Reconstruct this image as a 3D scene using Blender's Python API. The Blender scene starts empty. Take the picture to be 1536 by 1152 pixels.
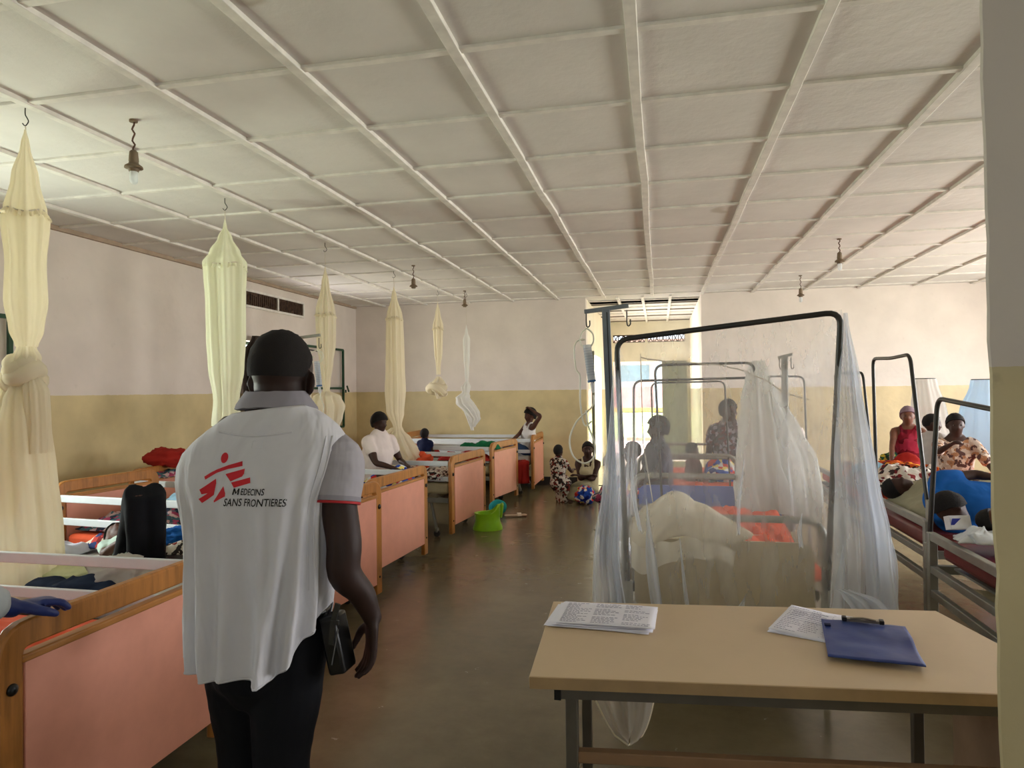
import bpy, bmesh, math, random
from math import sin, cos, pi, radians, sqrt
from mathutils import Vector, Matrix, noise
from mathutils.bvhtree import BVHTree
V = Vector
random.seed(7)
S = bpy.context.scene
COL = S.collection

# ---------------------------------------------------------------- camera
cd = bpy.data.cameras.new('camera'); cam = bpy.data.objects.new('camera', cd); COL.objects.link(cam)
cd.sensor_width = 36.0; cd.lens = 1016.5 / 1536 * 36.0; cd.clip_start = 0.05; cd.clip_end = 300
YAW, PIT, ROL = 0.213623, 0.0094735, -0.0115028
fw = V((-sin(YAW)*cos(PIT), cos(YAW)*cos(PIT), sin(PIT)))
r0 = V((cos(YAW), sin(YAW), 0)); u0 = r0.cross(fw)
rr = cos(ROL)*r0 + sin(ROL)*u0; uu = -sin(ROL)*r0 + cos(ROL)*u0
CAM = V((0, 0, 1.6))
cam.matrix_world = Matrix(((rr.x, uu.x, -fw.x, CAM.x), (rr.y, uu.y, -fw.y, CAM.y), (rr.z, uu.z, -fw.z, CAM.z), (0, 0, 0, 1)))
S.camera = cam

# ---------------------------------------------------------------- world, sun, window light
w = bpy.data.worlds.new('sky'); S.world = w; w.use_nodes = True
bg = w.node_tree.nodes['Background']; bg.inputs[0].default_value = (0.80, 0.90, 1.0, 1); bg.inputs[1].default_value = 3.2
sd = bpy.data.lights.new('sun', 'SUN'); sd.energy = 14; sd.angle = 0.02; sd.color = (1, .96, .88)
so = bpy.data.objects.new('sun', sd); COL.objects.link(so); so.rotation_euler = (radians(24), radians(12), 0)
def area(name, loc, aim, sx, sy, power, col):
    d = bpy.data.lights.new(name, 'AREA'); d.shape = 'RECTANGLE'; d.size = sx; d.size_y = sy; d.energy = power; d.color = col
    o = bpy.data.objects.new(name, d); COL.objects.link(o); o.location = loc
    o.rotation_euler = (V(aim) - V(loc)).to_track_quat('-Z', 'Y').to_euler()
    return o
# daylight arriving through the openings (placed outside the openings of the walls)
area('daylight_left', (-5.75, 3.1, 1.65), (0, 3.4, 1.9), 1.5, 1.3, 78, (.94, 1, .92))
area('daylight_left', (-5.75, 8.7, 1.65), (0, 8.0, 1.7), 1.5, 1.3, 60, (1, .95, .90))
area('daylight_left', (-5.75, -0.4, 1.65), (0, 0.6, 1.4), 1.5, 1.3, 16, (.88, .95, 1))
area('grass_bounce', (-5.7, 3.1, 0.95), (-2.8, 4.6, 3.13), 1.5, .5, 16, (.72, 1, .45))
area('soil_bounce', (-5.7, 8.7, 0.95), (-2.6, 7.6, 3.13), 1.5, .5, 9, (1, .62, .5))
for yy in (2.6, 5.6, 8.7):
    area('daylight_right', (6.35, yy, 1.7), (0, yy, 1.2), 2.0, 1.3, (75, 140, 150)[int(yy/3)], (1, .98, .98))
area('soil_bounce', (6.3, 8.7, 0.95), (4.0, 8.0, 3.13), 2.0, .5, 30, (1, .72, .68))
area('daylight_corridor', (-1.9, 13.4, 1.5), (0, 13.0, 1.2), 1.6, 1.9, 120, (1, 1, .95))

S.view_settings.view_transform = 'Standard'; S.view_settings.look = 'None'
S.view_settings.exposure = 0.28; S.view_settings.gamma = 1.0; S.view_settings.use_curve_mapping = False

# ---------------------------------------------------------------- materials
_M = {}
def lin(c):
    return tuple(((x/255)/12.92 if x/255 <= .04045 else ((x/255+.055)/1.055)**2.4) for x in c)
def newmat(name):
    m = bpy.data.materials.new(name); m.use_nodes = True
    return m, m.node_tree, m.node_tree.nodes['Principled BSDF']
def N(nt, t, **kw):
    n = nt.nodes.new(t)
    for k, v in kw.items():
        if k.startswith('i_'):
            key = k[2:].replace('_', ' ')
            n.inputs[key].default_value = v
        else: setattr(n, k, v)
    return n
def mixc(nt, fac, a, b, blend='MIX'):
    n = nt.nodes.new('ShaderNodeMix'); n.data_type = 'RGBA'; n.blend_type = blend
    for sock, v in ((n.inputs[0], fac), (n.inputs[6], a), (n.inputs[7], b)):
        if hasattr(v, 'is_output') or hasattr(v, 'links') and not isinstance(v, (tuple, float, int)): nt.links.new(v, sock)
        elif isinstance(v, (float, int)): sock.default_value = v
        else: sock.default_value = (*v[:3], 1)
    return n.outputs[2]
def bump(nt, bsdf, h, strength=.3, dist=.01):
    b = N(nt, 'ShaderNodeBump'); b.inputs['Strength'].default_value = strength; b.inputs['Distance'].default_value = dist
    nt.links.new(h, b.inputs['Height']); nt.links.new(b.outputs[0], bsdf.inputs['Normal'])
def coords(nt, scale=(1, 1, 1), kind='Object'):
    tc = N(nt, 'ShaderNodeTexCoord'); mp = N(nt, 'ShaderNodeMapping'); mp.inputs['Scale'].default_value = scale
    nt.links.new(tc.outputs[kind], mp.inputs[0]); return mp.outputs[0]
def nz(nt, vec, scale, detail=4, rough=.6):
    n = N(nt, 'ShaderNodeTexNoise'); n.inputs['Scale'].default_value = scale; n.inputs['Detail'].default_value = detail
    n.inputs['Roughness'].default_value = rough; nt.links.new(vec, n.inputs['Vector']); return n.outputs[0]
def ramp(nt, fac, stops, interp='LINEAR'):
    r = N(nt, 'ShaderNodeValToRGB'); r.color_ramp.interpolation = interp
    e = r.color_ramp.elements
    while len(e) < len(stops): e.new(.5)
    for i, (p, c) in enumerate(stops):
        e[i].position = p; e[i].color = (*c[:3], 1)
    nt.links.new(fac, r.inputs[0]); return r.outputs[0]
def plain(name, rgb, rough=.6, metal=0, var=.12, vscale=8, bmp=.1, bscale=60, spec=.4, sheen=0):
    if name in _M: return _M[name]
    m, nt, b = newmat(name); c = lin(rgb); vec = coords(nt)
    n = nz(nt, vec, vscale)
    lo = tuple(x*(1-var) for x in c); hi = tuple(min(1, x*(1+var)) for x in c)
    nt.links.new(ramp(nt, n, [(.3, lo), (.7, hi)]), b.inputs['Base Color'])
    b.inputs['Roughness'].default_value = rough; b.inputs['Metallic'].default_value = metal
    b.inputs['Specular IOR Level'].default_value = spec
    if bmp: bump(nt, b, nz(nt, vec, bscale, 3), bmp, .004)
    _M[name] = m; return m
def cloth(name, rgb, var=.12, fold=5, strength=.5):
    if name in _M: return _M[name]
    m, nt, b = newmat(name); c = lin(rgb); vec = coords(nt)
    lo = tuple(x*(1-var) for x in c); hi = tuple(min(1, x*(1+var)) for x in c)
    nt.links.new(ramp(nt, nz(nt, vec, 6), [(.3, lo), (.7, hi)]), b.inputs['Base Color'])
    b.inputs['Roughness'].default_value = .85; b.inputs['Specular IOR Level'].default_value = .2
    v2 = coords(nt, (1, 1, .45))
    w2 = N(nt, 'ShaderNodeTexNoise'); w2.inputs['Scale'].default_value = fold; w2.inputs['Detail'].default_value = 3; w2.inputs['Distortion'].default_value = 1.2
    nt.links.new(v2, w2.inputs['Vector']); bump(nt, b, w2.outputs[0], strength, .03)
    _M[name] = m; return m
def printed(name, base, cols, scale=22, strength=.4):
    """printed wrap cloth: patches of several colours"""
    if name in _M: return _M[name]
    m, nt, b = newmat(name); vec = coords(nt)
    dn = N(nt, 'ShaderNodeTexNoise'); dn.inputs['Scale'].default_value = scale*.7; nt.links.new(vec, dn.inputs['Vector'])
    dv = N(nt, 'ShaderNodeVectorMath', operation='MULTIPLY_ADD'); nt.links.new(dn.outputs[1], dv.inputs[0]); dv.inputs[1].default_value = (.06, .06, .06); nt.links.new(vec, dv.inputs[2])
    vo = N(nt, 'ShaderNodeTexVoronoi'); vo.inputs['Scale'].default_value = scale; nt.links.new(dv.outputs[0], vo.inputs['Vector'])
    sp = N(nt, 'ShaderNodeSeparateColor'); nt.links.new(vo.outputs['Color'], sp.inputs[0])
    k = len(cols)+1
    stops = [(0, lin(base))] + [(.35 + .65*i/(k-1), lin(c)) for i, c in enumerate(cols)]
    nt.links.new(ramp(nt, sp.outputs[0], stops, 'CONSTANT'), b.inputs['Base Color'])
    b.inputs['Roughness'].default_value = .85; b.inputs['Specular IOR Level'].default_value = .2
    bump(nt, b, nz(nt, vec, 7, 3), strength, .03)
    _M[name] = m; return m
def wood(name, rgb, axis='z'):
    if name in _M: return _M[name]
    m, nt, b = newmat(name); c = lin(rgb)
    sc = {'z': (14, 14, 1.2), 'y': (14, 1.2, 14), 'x': (1.2, 14, 14)}[axis]
    n = nz(nt, coords(nt, sc), 2.2, 6, .65)
    n2 = nz(nt, coords(nt), 3, 4)
    c1 = ramp(nt, n, [(.3, tuple(x*.62 for x in c)), (.5, c), (.75, tuple(min(1, x*1.25) for x in c))])
    c2 = mixc(nt, ramp(nt, n2, [(.55, (0, 0, 0)), (.75, (1, 1, 1))]), c1, tuple(x*.55 for x in c))
    nt.links.new(c2, b.inputs['Base Color']); b.inputs['Roughness'].default_value = .38
    bump(nt, b, n, .12, .003); _M[name] = m; return m
def netmat(name, rgb, clear=.5, trans=.5, stripe=0):
    """woven net: transparent holes mixed with a thread that lets light through"""
    if name in _M: return _M[name]
    m = bpy.data.materials.new(name); m.use_nodes = True; nt = m.node_tree; nt.nodes.clear()
    o = N(nt, 'ShaderNodeOutputMaterial'); d = N(nt, 'ShaderNodeBsdfDiffuse'); t = N(nt, 'ShaderNodeBsdfTranslucent'); tr = N(nt, 'ShaderNodeBsdfTransparent')
    c = (*lin(rgb), 1); d.inputs[0].default_value = c; t.inputs[0].default_value = c
    m1 = N(nt, 'ShaderNodeMixShader'); m1.inputs[0].default_value = trans; nt.links.new(d.outputs[0], m1.inputs[1]); nt.links.new(t.outputs[0], m1.inputs[2])
    m2 = N(nt, 'ShaderNodeMixShader'); vec = coords(nt, (1, 1, .25))
    f = nz(nt, vec, 9, 4)
    mr = N(nt, 'ShaderNodeMapRange'); mr.inputs[1].default_value = .3; mr.inputs[2].default_value = .7
    mr.inputs[3].default_value = min(1, clear*1.12); mr.inputs[4].default_value = clear*.85; nt.links.new(f, mr.inputs[0])
    nt.links.new(mr.outputs[0], m2.inputs[0]); nt.links.new(m1.outputs[0], m2.inputs[1]); nt.links.new(tr.outputs[0], m2.inputs[2])
    nt.links.new(m2.outputs[0], o.inputs[0]); _M[name] = m; return m
def skin(name, rgb):
    if name in _M: return _M[name]
    m, nt, b = newmat(name); c = lin(rgb); vec = coords(nt)
    nt.links.new(ramp(nt, nz(nt, vec, 14), [(.3, tuple(x*.8 for x in c)), (.7, tuple(x*1.2 for x in c))]), b.inputs['Base Color'])
    b.inputs['Roughness'].default_value = .55; b.inputs['Specular IOR Level'].default_value = .3
    bump(nt, b, nz(nt, vec, 120, 2), .08, .002); _M[name] = m; return m

def wall_material(name, upper, lower, zsplit, low_rough=.45, stain=.1):
    m, nt, b = newmat(name)
    geo = N(nt, 'ShaderNodeNewGeometry'); sx = N(nt, 'ShaderNodeSeparateXYZ'); nt.links.new(geo.outputs['Position'], sx.inputs[0])
    n1 = N(nt, 'ShaderNodeTexNoise'); n1.inputs['Scale'].default_value = 2.5; n1.inputs['Detail'].default_value = 5; nt.links.new(geo.outputs['Position'], n1.inputs['Vector'])
    n2 = N(nt, 'ShaderNodeTexNoise'); n2.inputs['Scale'].default_value = 14; n2.inputs['Detail'].default_value = 6; nt.links.new(geo.outputs['Position'], n2.inputs['Vector'])
    add = N(nt, 'ShaderNodeMath', operation='MULTIPLY_ADD'); nt.links.new(n2.outputs[0], add.inputs[0]); add.inputs[1].default_value = .02; nt.links.new(sx.outputs[2], add.inputs[2])
    gt = N(nt, 'ShaderNodeMath', operation='GREATER_THAN'); nt.links.new(add.outputs[0], gt.inputs[0]); gt.inputs[1].default_value = zsplit + .01
    U, L = lin(upper), lin(lower)
    def vary(c, v): return ramp(nt, n1.outputs[0], [(.32, tuple(x*(1-v) for x in c)), (.68, tuple(min(1, x*(1+v*.5)) for x in c))])
    c = mixc(nt, gt.outputs[0], vary(L, .16), vary(U, .07))
    scr = ramp(nt, n2.outputs[0], [(.66, (0, 0, 0)), (.78, (stain, stain, stain))])
    c = mixc(nt, scr, c, tuple(x*.35 for x in L))
    nt.links.new(c, b.inputs['Base Color'])
    rg = N(nt, 'ShaderNodeMapRange'); nt.links.new(gt.outputs[0], rg.inputs[0]); rg.inputs[3].default_value = low_rough; rg.inputs[4].default_value = .85
    nt.links.new(rg.outputs[0], b.inputs['Roughness'])
    bump(nt, b, n2.outputs[0], .25, .012)
    _M[name] = m; return m

# ---------------------------------------------------------------- mesh building
class MB:
    def __init__(s): s.v = []; s.f = []
    def add(s, vs, fs):
        k = len(s.v); s.v += [V(x) for x in vs]; s.f += [tuple(i+k for i in f) for f in fs]; return s
    def box(s, c, d, rot=None):
        c = V(c); h = V(d)/2
        vs = []
        for i in (-1, 1):
            for j in (-1, 1):
                for k in (-1, 1):
                    p = V((i*h.x, j*h.y, k*h.z))
                    if rot is not None: p = rot @ p
                    vs.append(c+p)
        return s.add(vs, [(0, 1, 3, 2), (4, 6, 7, 5), (0, 4, 5, 1), (2, 3, 7, 6), (0, 2, 6, 4), (1, 5, 7, 3)])
    def rings(s, rs, cap=True, closed=True):
        """rs: list of rings, each a list of points"""
        n = len(rs[0]); k = len(s.v)
        for r in rs: s.v += [V(p) for p in r]
        for i in range(len(rs)-1):
            for j in range(n if closed else n-1):
                a = k+i*n+j; b = k+i*n+(j+1) % n
                s.f.append((a, b, b+n, a+n))
        if cap and closed:
            s.f.append(tuple(k+j for j in range(n))[::-1]); q = k+(len(rs)-1)*n
            s.f.append(tuple(q+j for j in range(n)))
        return s
    def tube(s, pts, r, n=8, cap=True, flat=None, up=None, smooth=0):
        pts = [V(p) for p in pts]
        rad = list(r) if isinstance(r, (list, tuple)) else [r]*len(pts)
        if smooth:
            pts, rad = catmull(pts, rad, smooth)
        rs = []; prev = None
        for i, p in enumerate(pts):
            t = (pts[min(i+1, len(pts)-1)] - pts[max(i-1, 0)])
            if t.length < 1e-9: t = V((0, 0, 1))
            t.normalize()
            if prev is None:
                a = V(up) if up is not None else (V((0, 0, 1)) if abs(t.z) < .9 else V((0, 1, 0)))
            else: a = prev
            x = a - t*a.dot(t)
            if x.length < 1e-6: x = V((1, 0, 0)) - t*t.x
            x.normalize(); y = t.cross(x); prev = x
            q = rad[i]; rx, ry = (q if isinstance(q, tuple) else (q, q*(flat or 1)))
            rs.append([p + x*rx*cos(2*pi*j/n) + y*ry*sin(2*pi*j/n) for j in range(n)])
        return s.rings(rs, cap)
    def limb(s, pts, rad, n=14, smooth=4, flat=None, up=None):
        """tube with rounded ends"""
        pts = [V(p) for p in pts]; rad = list(rad)
        if smooth: pts, rad = catmull(pts, rad, smooth)
        def sc(q, k): return (q[0]*k, q[1]*k) if isinstance(q, tuple) else q*k
        def mx(q): return max(q) if isinstance(q, tuple) else q
        d0 = (pts[0]-pts[1]).normalized(); d1 = (pts[-1]-pts[-2]).normalized()
        P = []; Rr = []
        for a in (80, 55, 28):
            P.append(pts[0]+d0*mx(rad[0])*sin(radians(a))); Rr.append(sc(rad[0], cos(radians(a))))
        P += pts; Rr += rad
        for a in (28, 55, 80):
            P.append(pts[-1]+d1*mx(rad[-1])*sin(radians(a))); Rr.append(sc(rad[-1], cos(radians(a))))
        return s.tube(P, Rr, n, True, flat, up)
    def ell(s, c, r, rot=None, n=16, m=10):
        c = V(c); rs = []
        for i in range(1, m):
            a = pi*i/m; ring = []
            for j in range(n):
                b = 2*pi*j/n
                p = V((r[0]*sin(a)*cos(b), r[1]*sin(a)*sin(b), -r[2]*cos(a)))
                if rot is not None: p = rot @ p
                ring.append(c+p)
            rs.append(ring)
        k = len(s.v); s.rings(rs, cap=False)
        b0 = V((0, 0, -r[2])); b1 = V((0, 0, r[2]))
        if rot is not None: b0 = rot @ b0; b1 = rot @ b1
        s.v += [c+b0, c+b1]; e = len(s.v)-2; q = k+(m-2)*n
        for j in range(n):
            s.f.append((k+(j+1) % n, k+j, e)); s.f.append((q+j, q+(j+1) % n, e+1))
        return s
    def sweep(s, path, w, t, nrm):
        """rectangular bar swept along a path; w in-plane width, t thickness along nrm"""
        path = [V(p) for p in path]; nrm = V(nrm).normalized(); rs = []
        for i, p in enumerate(path):
            a = path[i]-path[i-1] if i > 0 else path[1]-path[0]
            b = path[i+1]-path[i] if i < len(path)-1 else a
            a = a.normalized(); b = b.normalized(); d = (a+b).normalized()
            q = nrm.cross(d).normalized(); k = 1/max(.5, d.dot(a))
            rs.append([p+q*w/2*k+nrm*t/2, p-q*w/2*k+nrm*t/2, p-q*w/2*k-nrm*t/2, p+q*w/2*k-nrm*t/2])
        return s.rings(rs, True)
    def grid(s, fn, nu, nv):
        k = len(s.v)
        for i in range(nu+1):
            for j in range(nv+1): s.v.append(V(fn(i/nu, j/nv)))
        for i in range(nu):
            for j in range(nv):
                a = k+i*(nv+1)+j; s.f.append((a, a+nv+1, a+nv+2, a+1))
        return s
    def poly(s, pts, d):
        """flat polygon extruded by vector d"""
        d = V(d); n = len(pts); k = len(s.v); s.v += [V(p) for p in pts] + [V(p)+d for p in pts]
        s.f.append(tuple(range(k, k+n))[::-1]); s.f.append(tuple(range(k+n, k+2*n)))
        for i in range(n):
            j = (i+1) % n; s.f.append((k+i, k+j, k+n+j, k+n+i))
        return s
def catmull(pts, rad, k):
    if any(isinstance(q, tuple) for q in rad): rad = [q if isinstance(q, tuple) else (q, q) for q in rad]
    P = []; Rr = []
    n = len(pts)
    def mul(a, b, c, d, t):
        return .5*((2*b)+(-a+c)*t+(2*a-5*b+4*c-d)*t*t+(-a+3*b-3*c+d)*t**3)
    for i in range(n-1):
        a = pts[max(i-1, 0)]; b = pts[i]; c = pts[i+1]; d = pts[min(i+2, n-1)]
        if i == 0: a = b*2-c
        if i == n-2: d = c*2-b
        for q in range(k):
            t = q/k
            P.append(mul(a, b, c, d, t))
            x, y = rad[i], rad[i+1]
            tt = t*t*(3-2*t)
            Rr.append((x[0]*(1-tt)+y[0]*tt, x[1]*(1-tt)+y[1]*tt) if isinstance(x, tuple) else x*(1-tt)+y*tt)
    P.append(pts[-1]); Rr.append(rad[-1]); return P, Rr
def arc_path(pts, r, k=5):
    """polyline with rounded corners"""
    pts = [V(p) for p in pts]; out = [pts[0]]
    for i in range(1, len(pts)-1):
        a, b, c = pts[i-1], pts[i], pts[i+1]
        u = (a-b).normalized(); v = (c-b).normalized()
        q = min(r, (a-b).length*.49, (c-b).length*.49)
        for j in range(k+1):
            t = j/k; out.append((b+u*q)*(1-t)**2 + b*2*t*(1-t) + (b+v*q)*t*t)
    out.append(pts[-1]); return out

def part(name, mb, mat, parent=None, bevel=0, smooth=True, solid=0, remesh=0, sub=0, loc=None, disp=0, dscale=.1, ang=40, label=None, smo=0, kind=None):
    me = bpy.data.meshes.new(name)
    off = V((0, 0, 0))
    if loc is not None: off = V(loc)
    vs = [tuple(p-off) for p in mb.v]
    me.from_pydata(vs, [], mb.f); me.update()
    if isinstance(mat, (list, tuple)):
        for m in mat: me.materials.append(m)
    else: me.materials.append(mat)
    bmm = bmesh.new(); bmm.from_mesh(me); bmesh.ops.recalc_face_normals(bmm, faces=bmm.faces) if not solid else None; bmm.to_mesh(me); bmm.free()
    o = bpy.data.objects.new(name, me); COL.objects.link(o)
    if loc is not None: o.location = off
    if smooth:
        me.shade_smooth()
        if not remesh and not sub: me.set_sharp_from_angle(angle=radians(ang))
    if remesh:
        m = o.modifiers.new('r', 'REMESH'); m.mode = 'VOXEL'; m.voxel_size = remesh; m.use_smooth_shade = True
    if smo:
        m = o.modifiers.new('sm', 'SMOOTH'); m.factor = .6; m.iterations = smo
    if disp:
        tx = bpy.data.textures.get('clouds%g' % dscale) or bpy.data.textures.new('clouds%g' % dscale, 'CLOUDS'); tx.noise_scale = dscale; tx.noise_depth = 2
        m = o.modifiers.new('d', 'DISPLACE'); m.texture = tx; m.strength = disp; m.mid_level = .5; m.texture_coords = 'LOCAL'
    if bevel:
        m = o.modifiers.new('b', 'BEVEL'); m.width = bevel; m.segments = 2; m.limit_method = 'ANGLE'; m.angle_limit = radians(40)
    if solid:
        m = o.modifiers.new('s', 'SOLIDIFY'); m.thickness = solid; m.offset = 0
    if sub:
        m = o.modifiers.new('u', 'SUBSURF'); m.levels = sub; m.render_levels = sub
    if parent is not None: o.parent = parent
    if label: o['label'] = label
    if kind: o['kind'] = kind
    return o
def thing(name, label, cat, loc=(0, 0, 0), rotz=0, group=None):
    o = bpy.data.objects.new(name, None); COL.objects.link(o); o.empty_display_size = .1
    o.location = loc; o.rotation_euler = (0, 0, rotz); o['label'] = label; o['category'] = cat
    if group: o['group'] = group
    return o
def tag(o, label, cat, group=None, kind=None):
    o['label'] = label; o['category'] = cat
    if group: o['group'] = group
    if kind: o['kind'] = kind
    return o
def struct(name, mb, mat, **kw):
    o = part(name, mb, mat, **kw); o['kind'] = 'structure'; return o
def copy_tree(o, parent=None):
    c = o.copy(); COL.objects.link(c); c.parent = parent
    for ch in list(o.children): copy_tree(ch, c)
    return c
def wpart(root, name, mb, mat, **kw):
    """part whose shape is given in world space, hung on a root that is not rotated"""
    k = V(root.location); mb.v = [p-k for p in mb.v]
    return part(name, mb, mat, parent=root, **kw)
# ================================================================= SETTING
H = 3.13
m_ceil, nt, b = newmat('ceiling_paint')
geo = N(nt, 'ShaderNodeNewGeometry')
c0 = lin((226, 222, 217))
n1 = nz(nt, geo.outputs['Position'], 1.3, 5); n2 = nz(nt, geo.outputs['Position'], 9, 5)
cc = ramp(nt, n1, [(.3, tuple(x*.86 for x in c0)), (.65, c0)])
wv = N(nt, 'ShaderNodeTexVoronoi'); wv.inputs['Scale'].default_value = .42; wv.inputs['Randomness'].default_value = 1
dn = N(nt, 'ShaderNodeTexNoise'); dn.inputs['Scale'].default_value = 3; nt.links.new(geo.outputs['Position'], dn.inputs['Vector'])
dv = N(nt, 'ShaderNodeVectorMath', operation='MULTIPLY_ADD'); nt.links.new(dn.outputs[1], dv.inputs[0]); dv.inputs[1].default_value = (.5, .5, 0); nt.links.new(geo.outputs['Position'], dv.inputs[2]); nt.links.new(dv.outputs[0], wv.inputs['Vector'])
st = ramp(nt, wv.outputs['Distance'], [(.0, (0, 0, 0)), (.085, (.12, .12, .12)), (.10, (.5, .5, .5)), (.112, (0, 0, 0))])
cc = mixc(nt, st, cc, lin((150, 135, 105)))
nt.links.new(cc, b.inputs['Base Color']); b.inputs['Roughness'].default_value = .8; bump(nt, b, n2, .3, .02)
m_batten = plain('batten_paint', (228, 224, 217), .7, bmp=.2, bscale=30)
m_batten_dark = plain('dark_batten_paint', (120, 110, 98), .9)  # darker tone for every second corridor batten
m_wall = wall_material('ward_wall_paint', (222, 212, 204), (207, 190, 144), 1.60, .42)
m_wallr = wall_material('ward_wall_paint_right', (234, 224, 216), (222, 202, 158), 1.60, .42)
m_cor = wall_material('corridor_wall_paint', (240, 232, 214), (226, 218, 178), 1.60, .15)
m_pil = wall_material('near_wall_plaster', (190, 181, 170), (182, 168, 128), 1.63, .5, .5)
m_skirt = plain('black_skirting_paint', (38, 34, 32), .45)
m_out = plain('exterior_wall_paint', (235, 225, 215), .8)

# floor
m_floor, nt, b = newmat('polished_cement_floor')
geo = N(nt, 'ShaderNodeNewGeometry')
mp = N(nt, 'ShaderNodeMapping'); mp.inputs['Scale'].default_value = (1, 1, 1); nt.links.new(geo.outputs['Position'], mp.inputs[0])
n1 = nz(nt, mp.outputs[0], 1.1, 7, .68); n2 = nz(nt, mp.outputs[0], 7, 6, .7); n3 = nz(nt, mp.outputs[0], 40, 4)
ca = ramp(nt, n1, [(.28, lin((88, 79, 60))), (.5, lin((106, 95, 72))), (.72, lin((124, 112, 86)))])
ca = mixc(nt, ramp(nt, n2, [(.42, (0, 0, 0)), (.8, (.22, .22, .22))]), ca, lin((134, 120, 96)))
nt.links.new(ca, b.inputs['Base Color'])
nt.links.new(ramp(nt, n2, [(.3, (.18, .18, .18)), (.7, (.28, .28, .28))]), b.inputs['Roughness'])
b.inputs['Specular IOR Level'].default_value = .6
bump(nt, b, n2, .06, .02)
XL, XR, YB, YE = -5.31, 6.0, 11.3, 15.7
struct('floor', MB().box(((XL+XR)/2, 4.6, -.05), (XR-XL+.5, 13.6, .1)).box((-.25, 13.6, -.05), (2.4, 4.6, .1)), m_floor, smooth=False)

# ceiling and battens
struct('ceiling', MB().box(((XL+XR)/2, 4.5, H+.06), (XR-XL+2.2, 15.4, .12)).box((-.25, 13.9, H+.06), (2.6, 4.4, .12)), m_ceil, smooth=False)
A0, AS, B0, BS = -3.195, .777, 2.893, .7412
k = 0
def wob(x, s): return noise.noise(V((x*1.3, s*7.1, 3)))*.012
for i in range(-3, 12):
    x = A0 + AS*i
    if not XL+.05 < x < XR-.05: continue
    pts = [V((x+wob(y*.9, i)*1.5, y, H-.011)) for y in [-2+.7*j for j in range(20)] if y < YB-.05] + [V((x, YB-.005, H-.011))]
    struct('trim_%d' % (k := k+1), MB().sweep(pts, .052, .026, (0, 0, 1)), m_batten, bevel=.003)
for j in range(-6, 12):
    y = B0 + BS*j
    if not -1.6 < y < YB-.05: continue
    pts = [V((x, y+wob(x, j+40), H-.007)) for x in [XL+.01+.7*q for q in range(17)] if x < XR-.02]
    struct('trim_%d' % (k := k+1), MB().sweep(pts, .042, .018, (0, 0, 1)), m_batten, bevel=.003)
for x in (-.66, -.25, .2):
    struct('trim_%d' % (k := k+1), MB().box((x, 13.5, H-.011), (.045, 4.35, .024)), m_batten)
for q in range(8):
    struct('trim_%d' % (k := k+1), MB().box((-.25, 11.75+.52*q, H-.008), (1.85, .045, .02)), m_batten_dark if q % 2 else m_batten)
struct('trim_%d' % (k := k+1), MB().box((XL+.02, 4.7, H-.02), (.04, 13.1, .04)), plain('cornice_paint', (170, 150, 130), .7))

def wall_x(name, x, t, y0, y1, z1, holes, mat, out=-1):
    """wall in the plane x with rectangular holes (y0,y1,z0,z1)"""
    mb = MB(); holes = sorted(holes); y = y0
    c = x + out*t/2
    for (a, b_, z0, zt) in holes:
        if a > y: mb.box((c, (y+a)/2, z1/2), (t, a-y, z1))
        if z0 > 0: mb.box((c, (a+b_)/2, z0/2), (t, b_-a, z0))
        if zt < z1: mb.box((c, (a+b_)/2, (zt+z1)/2), (t, b_-a, z1-zt))
        y = b_
    if y < y1: mb.box((c, (y+y1)/2, z1/2), (t, y1-y, z1))
    return struct(name, mb, mat, smooth=False)
def wall_y(name, y, t, x0, x1, z1, holes, mat, out=1):
    mb = MB(); x = x0; c = y + out*t/2
    for (a, b_, z0, zt) in sorted(holes):
        if a > x: mb.box(((x+a)/2, c, z1/2), (a-x, t, z1))
        if z0 > 0: mb.box(((a+b_)/2, c, z0/2), (b_-a, t, z0))
        if zt < z1: mb.box(((a+b_)/2, c, (zt+z1)/2), (b_-a, t, z1-zt))
        x = b_
    if x < x1: mb.box(((x+x1)/2, c, z1/2), (x1-x, t, z1))
    return struct(name, mb, mat, smooth=False)
LW = [(-1.2, .3, 1.0, 2.3), (2.35, 3.85, 1.0, 2.3)]
mb = MB()
wall_x('wall_left', XL, .25, -2.0, YB+.25, H, LW+[(7.95, 9.42, 1.0, 2.3)], m_wall)
RW = [(1.6, 3.6, .9, 2.3), (4.6, 6.6, .9, 2.3), (7.7, 9.7, .9, 2.3)]
wall_x('wall_right', XR, .25, -2.0, YB+.25, H, RW, m_wallr, out=1)
wall_y('wall_back_left', YB, .25, XL-.25, -1.18, H, [], m_wall)
wall_y('wall_back_right', YB, .25, .68, XR+.25, H, [], m_wallr)
wall_y('wall_behind', -2.0, .25, XL-.25, XR+.25, H, [(-.3, 1.2, 1.0, 2.1)], m_wallr, out=-1)  # unseen window hole added so sky light fills the near wall and desk
wall_x('wall_corridor_left', -1.18, .2, YB+.25, YE, H, [(12.5, 14.3, 0, 2.25)], m_cor)
wall_x('wall_corridor_right', .68, .2, YB+.25, YE, H, [], m_cor, out=1)
struct('wall_corridor_end', MB().box((-1.2, YE+.1, H/2), (.36, .2, H)).box((.745, YE+.1, H/2), (.27, .2, H)).box((-.205, YE+.1, 2.445), (1.63, .2, .43)).box((-.205, YE+.1, 2.985), (1.63, .2, .29)).box((-.27, YE+.1, 2.75), (.06, .2, .18)).box((.595, YE+.1, 2.75), (.03, .2, .18)), m_cor, smooth=False)
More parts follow.
